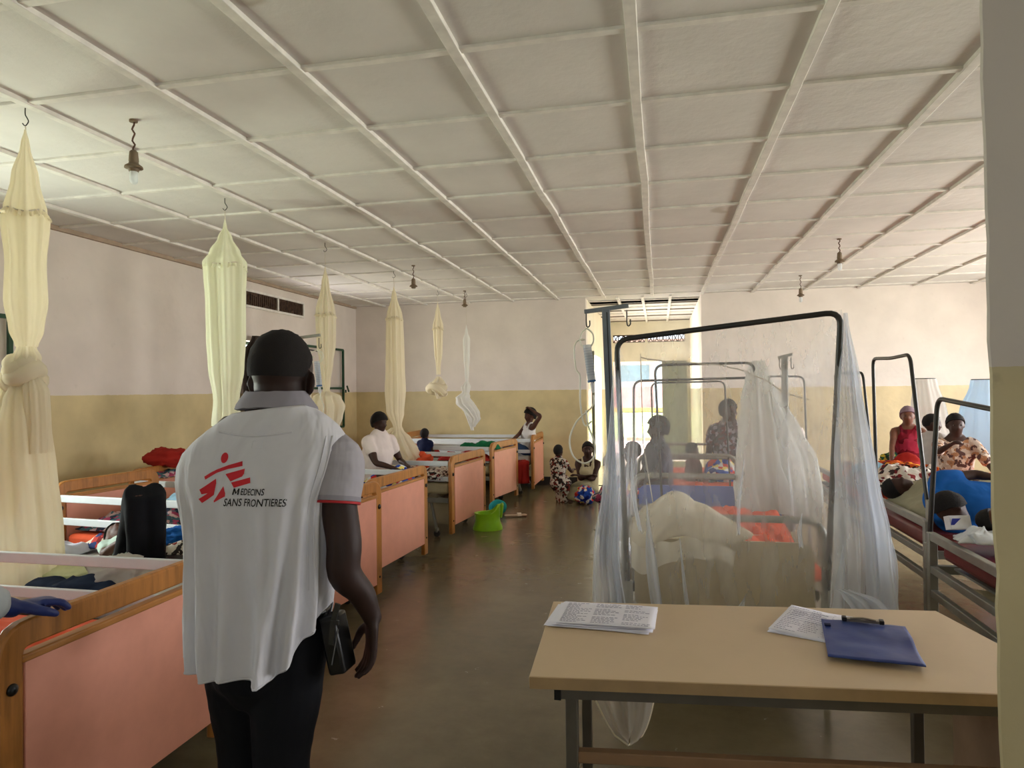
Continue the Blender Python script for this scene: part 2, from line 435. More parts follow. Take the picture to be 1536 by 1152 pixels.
# skirting
struct('baseboard_left', MB().box((XL+.006, 4.6, .07), (.012, 13.2, .14)), m_skirt)
struct('baseboard_back', MB().box((-3.24, YB-.006, .07), (4.12, .012, .14)).box((3.34, YB-.006, .07), (5.3, .012, .14)), m_skirt)
struct('baseboard_corridor', MB().box((-1.174, 11.9, .07), (.012, 1.2, .14)).box((-1.174, 15.0, .07), (.012, 1.4, .14)).box((.674, 13.6, .07), (.012, 4.2, .14)), m_skirt)
# near wall end on the right (ragged plaster edge)
rings_ = []
zs = [i*H/60 for i in range(61)]
for z in zs:
    e = .524 - .009*z + noise.noise(V((z*3, 1, 0)))*.012 + noise.noise(V((z*14, 4, 0)))*.005
    rings_.append([(e, 1.205, z), (e+.002, 1.200, z), (2.0, 1.20, z), (2.0, 1.42, z), (e+.16, 1.42, z), (e+.06, 1.30, z)])
struct('wall_near', MB().rings(rings_), m_pil, smooth=False)
# ventilation blocks: corridor end and left wall
m_vent = plain('dark_vent_block', (70, 52, 40), .9, var=.5, vscale=20)
def ventgrid(name, y, x0, x1, z0, z1):
    mb = MB(); n = int((x1-x0)/.12)
    for i in range(n+1):
        x = x0+(x1-x0)*i/n; mb.box((x, y, (z0+z1)/2), (.022, .06, z1-z0))
    for i in range(n):
        xa = x0+(x1-x0)*(i+.5)/n
        for s in (-1, 1): mb.box((xa, y, (z0+z1)/2), (.02, .05, (z1-z0)*1.05), Matrix.Rotation(s*.55, 3, 'Y'))
    mb.box(((x0+x1)/2, y, z0+.01), (x1-x0, .06, .02)); mb.box(((x0+x1)/2, y, z1-.01), (x1-x0, .06, .02))
    struct(name, mb, m_vent, smooth=False)
ventgrid('trim_vent_corridor_left', YE+.08, -1.02, -.3, 2.66, 2.84)
ventgrid('trim_vent_corridor_right', YE+.08, -.24, .58, 2.66, 2.84)
vt = thing('wall_vent', 'long dark air vent of two rough blocks high on the left wall', 'vent', (XL+.01, 8.68, 2.86))
part('vent_frame', MB().box((0, 0, .105), (.04, 1.52, .03)).box((0, 0, -.105), (.04, 1.52, .03)).box((0, -.75, 0), (.04, .03, .2)).box((0, .75, 0), (.04, .03, .2)).box((0, .04, 0), (.04, .03, .2)), m_batten, vt)
for (a, b_) in ((-.735, .025), (.055, .735)):
    q = MB().box((-.004, (a+b_)/2, 0), (.01, b_-a, .18))
    for i in range(16):
        yy = a+(b_-a)*(i+.5)/16; q.box((.004, yy, random.uniform(-.02, .02)), (.016, .018, .18*random.uniform(.6, 1)))
    part('vent_block', q, m_vent, vt, smooth=False)

# windows: steel frames painted dark green
m_green = plain('dark_green_paint', (22, 66, 42), .45)
m_glass, nt, b = newmat('window_glass'); nt.nodes.clear()
o_ = N(nt, 'ShaderNodeOutputMaterial'); g_ = N(nt, 'ShaderNodeBsdfGlossy'); g_.inputs['Roughness'].default_value = .05
t_ = N(nt, 'ShaderNodeBsdfTransparent'); x_ = N(nt, 'ShaderNodeMixShader'); x_.inputs[0].default_value = .93
nt.links.new(g_.outputs[0], x_.inputs[1]); nt.links.new(t_.outputs[0], x_.inputs[2]); nt.links.new(x_.outputs[0], o_.inputs[0])
def leaf(mb, gl, y0, y1, z0, z1, x, t=.03):
    for z in (z0, z1, z0+(z1-z0)*.5): mb.box((x, (y0+y1)/2, z), (t, abs(y1-y0), .035))
    for y in (y0, y1): mb.box((x, y, (z0+z1)/2), (t, .035, z1-z0))
    gl.box((x, (y0+y1)/2, (z0+z1)/2), (.004, abs(y1-y0)-.03, z1-z0-.03))
wn = 0
for (a, b_, z0, z1) in LW+[(7.95, 9.42, 1.0, 2.3)]:
    wn += 1
    fr = MB(); gl = MB()
    for y in (a+.02, b_-.02): fr.box((XL-.15, y, (z0+z1)/2), (.05, .04, z1-z0))
    for z in (z0+.02, z1-.02): fr.box((XL-.15, (a+b_)/2, z), (.05, b_-a, .04))
    o = struct('window_%d' % wn, fr, m_green)
    # leaf folded back flat against the wall
    y0 = b_+.06; y1 = b_+(1.26 if wn == 3 else .76)
    f2 = MB(); g2 = MB(); leaf(f2, g2, y0, y1, z0+.02, z1+(.02 if wn == 3 else -.04), XL+.05)
    f2.box((XL+.09, y1+.01, z0+.62), (.02, .02, .05)).box((XL+.12, y1+.03, z0+.66), (.02, .02, .12), Matrix.Rotation(.6, 3, 'X'))
    lo = part('window_leaf', f2, m_green, o); part('pane', g2, m_glass, lo)
for (a, b_, z0, z1) in RW:
    wn += 1; fr = MB()
    for y in (a+.02, (a+b_)/2, b_-.02): fr.box((XR+.15, y, (z0+z1)/2), (.05, .04, z1-z0))
    for z in (z0+.02, z1-.02): fr.box((XR+.15, (a+b_)/2, z), (.05, b_-a, .04))
    o = struct('window_%d' % wn, fr, m_green)
# open olive door leaf in the corridor mouth and the wide one at its end
m_olive = plain('olive_grey_door_paint', (104, 106, 88), .55)
dn_ = 0
for mbx, hx in ((MB().box((-1.10, 11.62, 1.13), (.05, .04, 2.26)), 0), (MB().box((.34, YE-.22, 1.12), (.54, .045, 2.2)), 1)):
    dn_ += 1; d = struct('door_%d' % dn_, mbx, m_olive, bevel=.004)
    if hx: part('door_handle', MB().tube([(.12, YE-.245, 1.0), (.12, YE-.29, 1.0), (.2, YE-.29, 1.0)], .009, smooth=3), plain('dull_steel', (120, 118, 112), .4, .8), d)
# outside, seen through the corridor
m_pave = plain('pink_paving', (226, 188, 178), .9, var=.15); m_grass = plain('grass', (176, 186, 128), .95, var=.35, vscale=5)
m_pinkw = plain('faded_pink_wall', (218, 176, 172), .9, var=.15, vscale=2); m_kerb = plain('yellow_kerb_paint', (214, 170, 90), .8)
struct('ground_paving', MB().box((0, 18.8, -.08), (16, 6, .1)), m_pave, smooth=False)
gs = MB().grid(lambda u, v: (-14+28*u, 21.8+7*v, -.04+.7*v+.05*noise.noise(V((u*30, v*9, 0)))), 60, 20)
struct('ground_slope', gs, m_grass)
struct('ground_left', MB().box((-30, 6, -.1), (45, 60, .1)).box((30, 6, -.1), (45, 60, .1)), m_grass, smooth=False)
struct('ground_beyond', MB().box((0, 34, .55), (40, 12, .1)), m_pave, smooth=False)
struct('kerb_far', MB().sweep([(-10+20*i/24, 28.6+1.6*(i/24-.5)**2*4, .74) for i in range(25)], .25, .16, (0, 0, 1)), m_kerb)
dots = MB()
for i in range(30): dots.box((-4+.28*i, 21.75, .02), (.2, .14, .1))
tag(part('edging_stones', dots, plain('edging_stone', (150, 120, 100), .9)), 'low row of edging stones along the grass outside the corridor', 'edging stones', kind='stuff')
bd = thing('outbuilding', 'pink and white building beyond the grass outside the corridor door', 'building', (0, 33.5, .6))
part('wall', MB().box((0, 0, .55), (16, .3, 1.1)), m_pinkw, bd, smooth=False)
part('upper_wall', MB().box((0, 0, 2.1), (16, .28, 2.0)), m_out, bd, smooth=False)
for x in (-1.2, 1.9, -4.6): part('window', MB().box((x, -.16, 1.75), (1.5, .06, .8)), plain('blue_glass', (130, 165, 180), .3), bd)
part('column', MB().box((-.05, -.8, 1.5), (.35, .35, 3.0)), plain('pale_blue_paint', (170, 200, 215), .7), bd)
part('roof', MB().box((0, -.4, 3.2), (17, 2.4, .18)), plain('tin_roof', (150, 120, 110), .6), bd)
# ================================================================= PEOPLE
def ik(a, c, l1, l2, pole):
    a = V(a); c = V(c); d = c-a; L = min(d.length, (l1+l2)*.995)
    if L < 1e-5: L = 1e-5
    u = d.normalized(); p = V(pole)-u*V(pole).dot(u)
    if p.length < 1e-5: p = V((0, 0, -1))-u*(-u.z)
    p.normalize(); x = (l1*l1-l2*l2+L*L)/(2*L); h = sqrt(max(0, l1*l1-x*x))
    return a+u*x+p*h
def hand(mb, wr, d, nrm, th, s=1, curl=.5, spread=.12, fat=1):
    """palm and five fingers: d points to the fingertips, nrm out of the palm, th towards the thumb"""
    wr = V(wr); d = V(d).normalized(); nrm = V(nrm); nrm = (nrm-d*nrm.dot(d)).normalized(); th0 = d.cross(nrm); th0 = th0 if th0.dot(V(th)) > 0 else -th0
    P = wr+d*.085*s
    mb.limb([wr-d*.015*s, wr+d*.03*s, P], [(.024*s, .017*s), (.036*s, .016*s), (.040*s, .013*s)], 14, 3, up=th0)
    for i, (l, r) in enumerate(((.072, .0095), (.080, .0098), (.074, .0092), (.058, .0082))):
        q = P+th0*(.030-.0205*i)*s; a = .12+curl*(1+.12*i); fd = (d+th0*spread*(1-i*.66)*.6).normalized()
        pts = [q-fd*.01*s]; cur = q.copy(); ang = 0
        for j, f in enumerate((.45, .31, .24)):
            ang += a*(.55 if j == 0 else .75)
            cur = cur+(fd*cos(ang)+nrm*sin(ang))*l*f*s; pts.append(cur.copy())
        mb.limb(pts, [r*s*1.05*fat, r*s*fat, r*s*.92*fat, r*s*.8*fat], 9, 2)
    q = wr+d*.022*s+th0*.026*s
    t1 = q+(th0*.62+d*.62+nrm*.35).normalized()*.038*s; t2 = t1+(th0*.25+d*.85+nrm*(.25+curl*.4)).normalized()*.032*s; t3 = t2+(d*.85+nrm*(.3+curl*.5)-th0*.05).normalized()*.024*s
    mb.limb([q-th0*.012*s, t1, t2, t3], [.0145*s*fat, .0125*s*fat, .0105*s*fat, .0085*s*fat], 9, 2)
def frame_rot(face, up):
    f = V(face).normalized(); u = V(up); u = (u-f*u.dot(f)).normalized(); x = f.cross(u)
    return Matrix((x, f, u)).transposed()
def head_mesh(mb, c, face, up, s=1, detail=True):
    R_ = frame_rot(face, up); c = V(c)
    def P(x, y, z): return c+R_ @ V((x*s, y*s, z*s))
    mb.ell(P(0, -.012, .022), (.076*s, .094*s, .098*s), R_, 20, 14)
    mb.ell(P(0, .012, -.035), (.062*s, .072*s, .082*s), R_, 18, 12)
    mb.ell(P(0, .040, -.088), (.034*s, .034*s, .026*s), R_, 12, 8)
    if detail:
        mb.ell(P(0, .070, .028), (.050*s, .016*s, .010*s), R_, 12, 8)
        mb.limb([P(0, .078, .018), P(0, .092, -.004), P(0, .098, -.020)], [.008*s, .010*s, .013*s], 8, 2)
        for q in (-1, 1):
            mb.ell(P(q*.013, .088, -.024), (.010*s, .010*s, .007*s), R_, 8, 6)
            mb.ell(P(q*.040, .062, -.014), (.020*s, .016*s, .018*s), R_, 10, 8)
            mb.ell(P(q*.078, -.008, -.002), (.010*s, .020*s, .030*s), R_ @ Matrix.Rotation(q*.35, 3, 'Z'), 10, 8)
        mb.ell(P(0, .078, -.047), (.025*s, .013*s, .007*s), R_, 10, 6); mb.ell(P(0, .076, -.059), (.022*s, .013*s, .008*s), R_, 10, 6)
    return R_
def eyes(root, c, face, up, s):
    R_ = frame_rot(face, up); c = V(c)
    for q in (-1, 1):
        w_ = MB(); p_ = MB(); w_.ell(c+R_ @ V((q*.031*s, .073*s, .008*s)), (.010*s, .007*s, .005*s), R_, 10, 6)
        p_.ell(c+R_ @ V((q*.031*s, .0795*s, .008*s)), (.0055*s, .003*s, .0055*s), R_, 8, 6)
        e_ = wpart(root, 'eye', w_, plain('eye_white', (112, 98, 90), .3, bmp=0)); k_ = V(root.location); p_.v = [x-k_ for x in p_.v]; part('pupil', p_, plain('pupil', (18, 10, 8), .2, bmp=0), e_)
def hair_mesh(c, face, up, s=1, grow=.012, line=.072, back=-.05):
    """cap of hair over the skull, open at the face"""
    R_ = frame_rot(face, up); c = V(c); mb = MB(); n = 26; rs = []
    for i in range(13):
        ring = []
        for j in range(n):
            b = 2*pi*j/n; fr = sin(b)   # +1 is the front
            z0 = line if fr > 0 else line+(back-line)*min(1, -fr*1.3)
            z0 = line*max(0, fr)**.5+(-.005)*(1-max(0, fr)**.5)*(fr > 0) + (-.005+(back+.005)*max(0, -fr)**.6)*(fr <= 0)
            zz = (z0-.022)/(.098+grow); a0 = math.acos(max(-1, min(1, zz)))
            a = a0*(1-i/12.5)
            p = V(((.076+grow)*sin(a)*cos(b), (.094+grow)*sin(a)*sin(b)-.012, .022+(.098+grow)*cos(a)))*s
            p += p.normalized()*noise.noise(p*60/s)*.004*s
            ring.append(c+R_ @ p)
        rs.append(ring)
    inner = [[c+R_ @ (R_.inverted() @ (p-c)*.90) for p in rs[0]]]
    mb.rings(inner+rs, True); return mb
SK1 = skin('dark_brown_skin', (84, 52, 40)); SK2 = skin('deep_brown_skin', (62, 40, 32)); SK3 = skin('mid_brown_skin', (108, 70, 52))
HAIRM = plain('black_hair', (20, 16, 15), .85, bmp=.6, bscale=150)
def person(label, J, sk=SK1, s=1, top=None, sleeve=.5, legs=None, legwear='trousers', vox=.012, face=(0, -1, 0), up=(0, 0, 1), hair='short', group=None,
           open_neck=.0, straps=False, handL=None, handR=None, eyes_on=True, wrap=None, shoes=None, girth=1.0, nohand='', hs=1.0):
    J = {k: V(v) for k, v in J.items()}
    root = thing('person', label, 'person', J['base'] if 'base' in J else (J['pel'].x, J['pel'].y, 0), 0, group)
    side = (J['shR']-J['shL']).normalized(); g = s*girth
    mb = MB(); pel, che, nek, hd = J['pel'], J['chest'], J['neck'], J['head']
    sd = lambda a, b_: (a*g, b_*g)
    tor = [pel-(che-pel).normalized()*.06*s, pel, pel.lerp(che, .45), che, nek-(nek-che)*.25]
    trad = [sd(.13, .10), sd(.155, .115), sd(.13, .10), sd(.155, .115), sd(.13, .07)]
    mb.limb(tor, trad, 18, 3, up=side)
    mb.limb([nek-(nek-che).normalized()*.06*s, nek, hd-V(up).normalized()*.03*s], [.062*s, .052*s, .052*s], 14, 3)
    head_mesh(mb, hd, face, up, s*hs)
    arms = (('L', -1), ('R', 1))
    for k, q in arms:
        sh, el, wr = J['sh'+k], J['el'+k], J['wr'+k]
        mb.limb([nek.lerp(sh, .35)-V((0, 0, .03*s)), sh, sh.lerp(el, .5), el, el.lerp(wr, .35), wr], [.052*s, .056*g, .046*g, .037*s, .036*s, .024*s], 12, 3)
        hd_ = handL if k == 'L' else handR
        d = (wr-el).normalized()
        if hd_ is None: hd_ = (d, V((0, 0, -1)) if abs(d.z) < .8 else V(face), side*-q, .5)
        if k not in nohand: hand(mb, wr, hd_[0], hd_[1], hd_[2], s, hd_[3])
    leg = []
    for k, q in arms:
        if 'kn'+k not in J: continue
        hp = pel+side*q*.085*s-V((0, 0, .02*s)); kn, an = J['kn'+k], J['an'+k]
        mb.limb([hp, hp.lerp(kn, .4), kn, kn.lerp(an, .35), an], [.085*g, .076*g, .054*s, .052*s, .034*s], 14, 3)
        tdir = J.get('toe'+k, None)
        tdir = (tdir-an).normalized() if tdir is not None else (V(face).normalized()*.9+V((0, 0, -.25))).normalized()
        mb.limb([an-tdir*.03*s-V((0, 0, .02*s)), an+tdir*.06*s-V((0, 0, .03*s)), an+tdir*.15*s-V((0, 0, .04*s))], [.035*s, (.038*s, .028*s), (.042*s, .018*s)], 10, 2, up=side)
        leg.append((hp, kn, an, q))
    wpart(root, 'body', mb, sk, remesh=vox, smo=2)
    if eyes_on: eyes(root, hd, face, up, s*hs)
    if top is not None:
        t = MB(); e = .020*s
        hi = nek-(nek-che)*(.12+open_neck)
        tt = [pel-(che-pel).normalized()*.05*s, pel, pel.lerp(che, .45), che, che.lerp(hi, .6), hi]
        tr = [(a+e, b_+e) for a, b_ in (sd(.15, .12), sd(.165, .125), sd(.15, .118), sd(.162, .122), sd(.15, .09), sd(.10, .062))]
        t.limb(tt, tr, 20, 3, up=side)
        if not straps:
            for k, q in arms:
                sh, el, wr = J['sh'+k], J['el'+k], J['wr'+k]
                pts = [nek.lerp(sh, .4)-V((0, 0, .03*s)), sh]
                rad = [.062*s, .070*g]
                if sleeve <= 1: pts += [sh.lerp(el, sleeve)]; rad += [.064*g]
                else: pts += [sh.lerp(el, .5), el, el.lerp(wr, sleeve-1)]; rad += [.060*g, .052*s, .046*s]
                t.limb(pts, rad, 14, 3)
        else:
            for q in (-1, 1):
                base = che+side*q*.085*s
                shj = nek.lerp(J['shR' if q > 0 else 'shL'], .55); fv = V(face); fv.z = 0; fv = fv.normalized()*.085*s
                t.limb([base+fv, shj+fv*.75+V((0, 0, .0*s)), shj+V((0, 0, .055*s)), shj-fv*.8, base-fv], [.019*s]*5, 10, 3)
        wpart(root, 'top', t, top, remesh=max(.010, vox), smo=2, disp=.012, dscale=.09)
    if legs is not None and leg:
        t = MB()
        t.limb([pel-V((0, 0, .05*s)), pel, pel.lerp(che, .25)], [sd(.165, .13), sd(.178, .138), sd(.165, .13)], 18, 3, up=side)
        if legwear == 'wrap':
            hp = (leg[0][0]+leg[1][0])/2; kn = (leg[0][1]+leg[1][1])/2; an = (leg[0][2]+leg[1][2])/2
            hw = (leg[0][1]-leg[1][1]).length/2+.085*s
            t.limb([hp, hp.lerp(kn, .5), kn], [(.18*g, .11*g), (.5*(hw+.17*g), .10*s), (hw, .085*s)], 18, 3, up=side)
            t.limb([kn, kn.lerp(an, .5), kn.lerp(an, .85)], [(hw, .085*s), (hw*.98, .085*s), (hw*.95, .08*s)], 18, 3, up=side)
        else:
            f = 1.0 if legwear == 'trousers' else .55
            for hp, kn, an, q in leg:
                e2 = kn.lerp(an, .92) if legwear == 'trousers' else kn
                t.limb([hp, hp.lerp(kn, .4), kn, kn.lerp(e2, .5), e2] if legwear == 'trousers' else [hp, hp.lerp(kn, .4), hp.lerp(kn, .9)],
                       [.10*g, .092*g, .072*s, .066*s, .056*s] if legwear == 'trousers' else [.10*g, .095*g, .085*g], 14, 3)
        wpart(root, legwear, t, legs, remesh=max(.011, vox), smo=2, disp=.01, dscale=.09)
    if hair == 'short': wpart(root, 'hair', hair_mesh(hd, face, up, s*hs), HAIRM)
    elif hair == 'full': wpart(root, 'hair', hair_mesh(hd, face, up, s*hs, .022, .068, -.07), HAIRM)
    elif hair == 'crop': wpart(root, 'hair', hair_mesh(hd, face, up, s*hs, .004, .080, -.04), HAIRM)
    elif hair is not None: wpart(root, 'head_scarf', hair_mesh(hd, face, up, s*hs, .016, .070, -.06), hair)
    return root
def seated(label, x, y, z, ang, headz, lean=0, sidelean=0, knee_h=0, knee_fwd=.40, shin=(0, 0, -.42), hands=None, look=None, cross=False, wid=1, **kw):
    """figure seated at (x,y,z), knees towards angle ang (degrees from +x)"""
    s = (headz-z)/.87
    f = V((cos(radians(ang)), sin(radians(ang)), 0)); r = V((f.y, -f.x, 0))
    pel = V((x, y, z+.10*s)); upv = (V((0, 0, 1))+f*lean+r*sidelean).normalized()
    J = dict(pel=pel, chest=pel+upv*.30*s, neck=pel+upv*.50*s, head=pel+upv*.50*s+(V((0, 0, 1))*.8+upv*.2+f*lean*.4).normalized()*.155*s)
    J['shL'] = J['neck']-r*.165*s*wid-upv*.055*s; J['shR'] = J['neck']+r*.165*s*wid-upv*.055*s
    for k, q in (('L', -1), ('R', 1)):
        kn = pel+f*knee_fwd*s+r*q*(.10 if not cross else .26)*s+V((0, 0, knee_h*s)); J['kn'+k] = kn
        if cross: J['an'+k] = pel+f*.22*s-r*q*.10*s-V((0, 0, .07*s))
        else: J['an'+k] = kn+(f*shin[0]+V((0, 0, shin[2])))*s
    hands = hands or {}
    for k, q in (('L', -1), ('R', 1)):
        wr = hands.get(k)
        if wr is None: wr = pel+f*.27*s+r*q*.07*s+V((0, 0, .08*s))
        J['wr'+k] = V(wr); J['el'+k] = ik(J['sh'+k], J['wr'+k], .28*s, .25*s, -V((0, 0, 1))*.8-f*.3+r*q*.7)
    lk = V(look) if look is not None else f
    return person(label, J, s=s, face=lk, **kw), J, s

# ================================================================= WOODEN BEDS
m_wood = wood('bed_beech', (176, 116, 54)); m_woody = wood('bed_beech_rail', (182, 122, 60), 'y')
m_pink = plain('pink_laminate', (226, 158, 136), .38, var=.05, bmp=.03)
m_whitebar = plain('white_enamel', (216, 222, 226), .4, var=.05, bmp=.03); m_black = plain('black_plastic', (16, 16, 16), .35)
m_grey = plain('grey_enamel_steel', (150, 150, 142), .42, .35, bmp=.05); m_greyd = plain('dark_steel_tube', (62, 62, 60), .4, .6, bmp=.05)
m_rub = plain('rubber', (60, 58, 56), .7)
def wood_bed(label, x, y, rot, W, L, top=.9, head=True, bottom=.06, mlabel=None, mmat=None, mz=.58, rails=(-1, 1)):
    t = thing('hospital_bed', label, 'bed', (x, y, 0), rot, 'wooden-ended beds along the left wall')
    def board(x0, nm, sgn, tp):
        fr = MB(); h = W/2-.04
        pth = arc_path([(x0, -h, bottom), (x0, -h, tp-.045), (x0, h, tp-.045), (x0, h, bottom)], .07, 5)
        fr.sweep(pth, .085, .04, (1, 0, 0))
        b_ = part(nm, fr, m_wood, t, bevel=.008)
        pn = MB().box((x0+.012*sgn, 0, (tp-.13+.15)/2), (.022, W-.17, tp-.13-.15))
        part('panel', pn, m_pink, b_, bevel=.003)
        part('panel_edge', MB().box((x0+.004*sgn, 0, tp-.12), (.045, W-.15, .026)), m_woody, b_, bevel=.006)
        for q in (-1, 1):
            part('bolt_cap', MB().ell((x0+.022*sgn, q*h, tp-.2), (.012, .019, .019)), m_black, b_); part('screw', MB().ell((x0+.022*sgn, q*h, .2), (.006, .009, .009)), m_black, b_)
    board(0, 'footboard', 1, top)
    if head: board(-L, 'headboard', 1, top+.04)
    for q in rails:
        for z in (top-.085, top-.25):
            part('side_rail', MB().box((-L*.5, q*(W/2-.03), z), (L-.06, .022, .052)), m_whitebar, t, bevel=.005)
    fr = MB()
    for q in (-1, 1): fr.box((-L*.5, q*(W/2-.08), mz-.19), (L-.1, .04, .05))
    for i in range(7): fr.box((-L*(i+.5)/7, 0, mz-.17), (.06, W-.18, .02))
    part('bed_frame', fr, m_grey, t)
    for px_ in (-.22, -L+.25):
        for q in (-1, 1):
            lg = part('leg', MB().tube([(px_-.06, q*(W/2-.12), mz-.2), (px_, q*(W/2-.12), .11), (px_+.01, q*(W/2-.12), .07)], .018), m_grey, t)
            part('castor', MB().tube([(px_+.01, q*(W/2-.12)-.014, .035), (px_+.01, q*(W/2-.12)+.014, .035)], .035, 14), m_rub, lg)
            part('castor_fork', MB().box((px_+.01, q*(W/2-.12), .075), (.03, .05, .05)), m_grey, lg, bevel=.008)
    if mlabel:
        mt = MB().box((0, 0, .06), (L-.10, W-.12, .12))
        c = Matrix.Rotation(rot, 3, 'Z') @ V((-L/2, 0, 0))
        o = part('mattress', mt, mmat, bevel=.03); o.location = (x+c.x, y+c.y, mz-.12); o.rotation_euler = (0, 0, rot)
        tag(o, mlabel, 'mattress')
    return t
m_cream = cloth('cream_vinyl', (206, 196, 160), .06); m_orange = cloth('orange_sheet', (214, 88, 52), .12); m_white = cloth('white_sheet', (220, 218, 216), .06)
m_maroon = plain('maroon_vinyl', (112, 44, 44), .4, var=.12, bmp=.2, bscale=14)
# (label, x, y, rot, W, L, ...)
wood_bed('nearest pink and wooden bed, gloved hand on its footboard', -1.97, 2.21, 0, 1.08, 2.15, .90, True, .07, 'orange covered mattress on the nearest pink bed', m_orange, .56)
wood_bed('pink and wooden bed hidden behind the man in the vest', -2.02, 3.35, 0, 1.10, 2.1, .88, False, .07, 'white mattress under the patient with raised knees', m_white, .60, ())
wood_bed('pink bed whose post shows just right of the man in the vest', -2.15, 4.39, -.10, .94, 2.15, .93, True, .07, 'orange mattress under the patient in pale blue', m_orange, .58, (-1,))
wood_bed('pink and wooden bed just right of the man, orange cloths on it', -2.25, 5.61, -.06, 1.22, 2.3, .90, True, .04, 'cream mattress on the bed just right of the man', m_cream, .58)
wood_bed('pink and wooden bed in front of the green potty', -2.16, 7.52, -.09, 1.08, 2.1, .90, True, .06, 'cream mattress on the bed in front of the green potty', m_cream, .6)
wood_bed('pink and wooden bed behind the green potty', -2.14, 9.3, -.16, .98, 2.0, .90, True, .06, 'cream mattress on the bed behind the green potty', m_cream, .6)
wood_bed('farthest pink and wooden bed, against the back wall', -1.90, 10.62, .02, 1.05, 2.0, .92, True, .10, 'white mattress on the farthest bed by the back wall', m_white, .6)

# ================================================================= CLOTHS
def blanket(name, label, cat, x, y, z, rot, lx, ly, mat, h=.05, drop=0, seed=0, group=None, dome=0, nu=60, nv=40, fr=6, thick=.006):
    """crumpled cloth lying with its centre at (x,y,z)"""
    def fn(u, v):
        a, b_ = (u-.5)*lx, (v-.5)*ly
        e = noise.noise(V((u*3, v*3, seed)))*.06
        q = V((a*fr, b_*fr, seed*3.7)); n = noise.noise(q)+.5*noise.noise(q*2.3)+.28*abs(noise.noise(q*4.7))
        rdg = 1-abs(noise.noise(V((a*fr*.9+b_*2, b_*fr*.5, seed+9))))*2
        dm = max(0, 1-(2*abs(u-.5))**2.2)*max(0, 1-(2*abs(v-.5))**2.2)
        edge = min(u, 1-u, v, 1-v)*6; edge = min(1, edge)
        zz = max(0.004, (h*(.35+.55*n+.3*rdg))*edge+dome*dm**.6*(1+.25*n))
        if drop and v < .14: zz -= (.14-v)/.14*drop; b_ = -ly*.36-(.14-v)*.12
        return (a+e, b_+e*.6, zz)
    o = part(name, MB().grid(fn, nu, nv), mat, solid=thick, ang=180)
    o.location = (x, y, z); o.rotation_euler = (0, 0, rot); return tag(o, label, cat, group)
def bundle(name, label, cat, x, y, z, rx, ry, rz, mat, seed=0, rot=0, group=None, amp=.28):
    """gathered lump of cloth with folds"""
    mb = MB(); n, m = 44, 26; rs = []
    for i in range(1, m):
        a = pi*i/m; ring = []
        for j in range(n):
            b_ = 2*pi*j/n; d = V((sin(a)*cos(b_), sin(a)*sin(b_), -cos(a)))
            q = 1+amp*(noise.noise(d*1.7+V((seed, 0, 0)))+.7*(1-2*abs(noise.noise(d*2.9+V((0, seed, 0)))))-.3+.35*noise.noise(d*7+V((seed, 3, 0))))
            zz = -cos(a)
            ring.append((rx*d.x*q, ry*d.y*q, rz*(max(zz, -.75)*q+.75) if zz < 0 else rz*(zz*q+.75)))
        rs.append(ring)
    mb.rings(rs, True)
    o = part(name, mb, mat, ang=180); o.location = (x, y, z); o.rotation_euler = (0, 0, rot); return tag(o, label, cat, group)
P_red = printed('red_printed_cloth', (120, 26, 30), [(190, 60, 50), (40, 60, 110), (220, 200, 180)], 26)
P_mix = printed('white_maroon_print', (214, 206, 196), [(120, 40, 44), (60, 50, 50), (206, 190, 176)], 24)
P_teal = printed('teal_pink_print', (60, 90, 100), [(150, 60, 90), (30, 40, 60), (180, 150, 150)], 28)
P_blue = printed('blue_yellow_print', (40, 84, 190), [(240, 220, 120), (210, 60, 50), (30, 50, 140), (230, 230, 230)], 20)
P_zebra = printed('black_white_print', (216, 210, 200), [(44, 38, 36), (120, 44, 38), (206, 196, 184), (60, 44, 40)], 34)
P_tan = printed('tan_patterned_blouse', (196, 176, 160), [(96, 70, 66), (222, 206, 190), (176, 130, 96)], 34)
P_orange = printed('orange_black_print', (204, 88, 30), [(60, 30, 24), (230, 150, 40), (150, 40, 30)], 20)
m_blue = cloth('royal_blue_cloth', (24, 92, 170)); m_pale = cloth('pale_blue_shirt', (150, 190, 214)); m_navy = cloth('navy_cloth', (20, 28, 62)); m_lilac = cloth('lilac_white_sheet', (206, 208, 226))
m_red = cloth('dark_red_cloth', (150, 34, 26)); m_oran = cloth('bright_orange_cloth', (226, 92, 58)); m_khaki = cloth('khaki_blanket', (150, 146, 122)); m_jean = cloth('dark_jeans', (36, 48, 70)); m_jean2 = cloth('blue_jeans', (58, 82, 120))
m_dk = cloth('black_trousers', (14, 15, 20), strength=.3); m_tee = cloth('white_tee', (226, 214, 208), .05); m_green2 = cloth('green_towel', (24, 104, 66)); m_yel = cloth('pale_yellow_cloth', (214, 216, 170))
m_gauze = netmat('gauze_bag', (226, 222, 216), .18, .35)
# nearest bed
blanket('blanket', 'crumpled orange blanket on the nearest pink bed', 'blanket', -2.85, 2.15, .575, 0, 1.65, .92, m_orange, .055, seed=1)
blanket('blanket', 'dark red cloth tucked along the near footboard of the nearest bed', 'blanket', -2.14, 2.2, .60, pi/2, .85, .28, m_red, .05, seed=2)
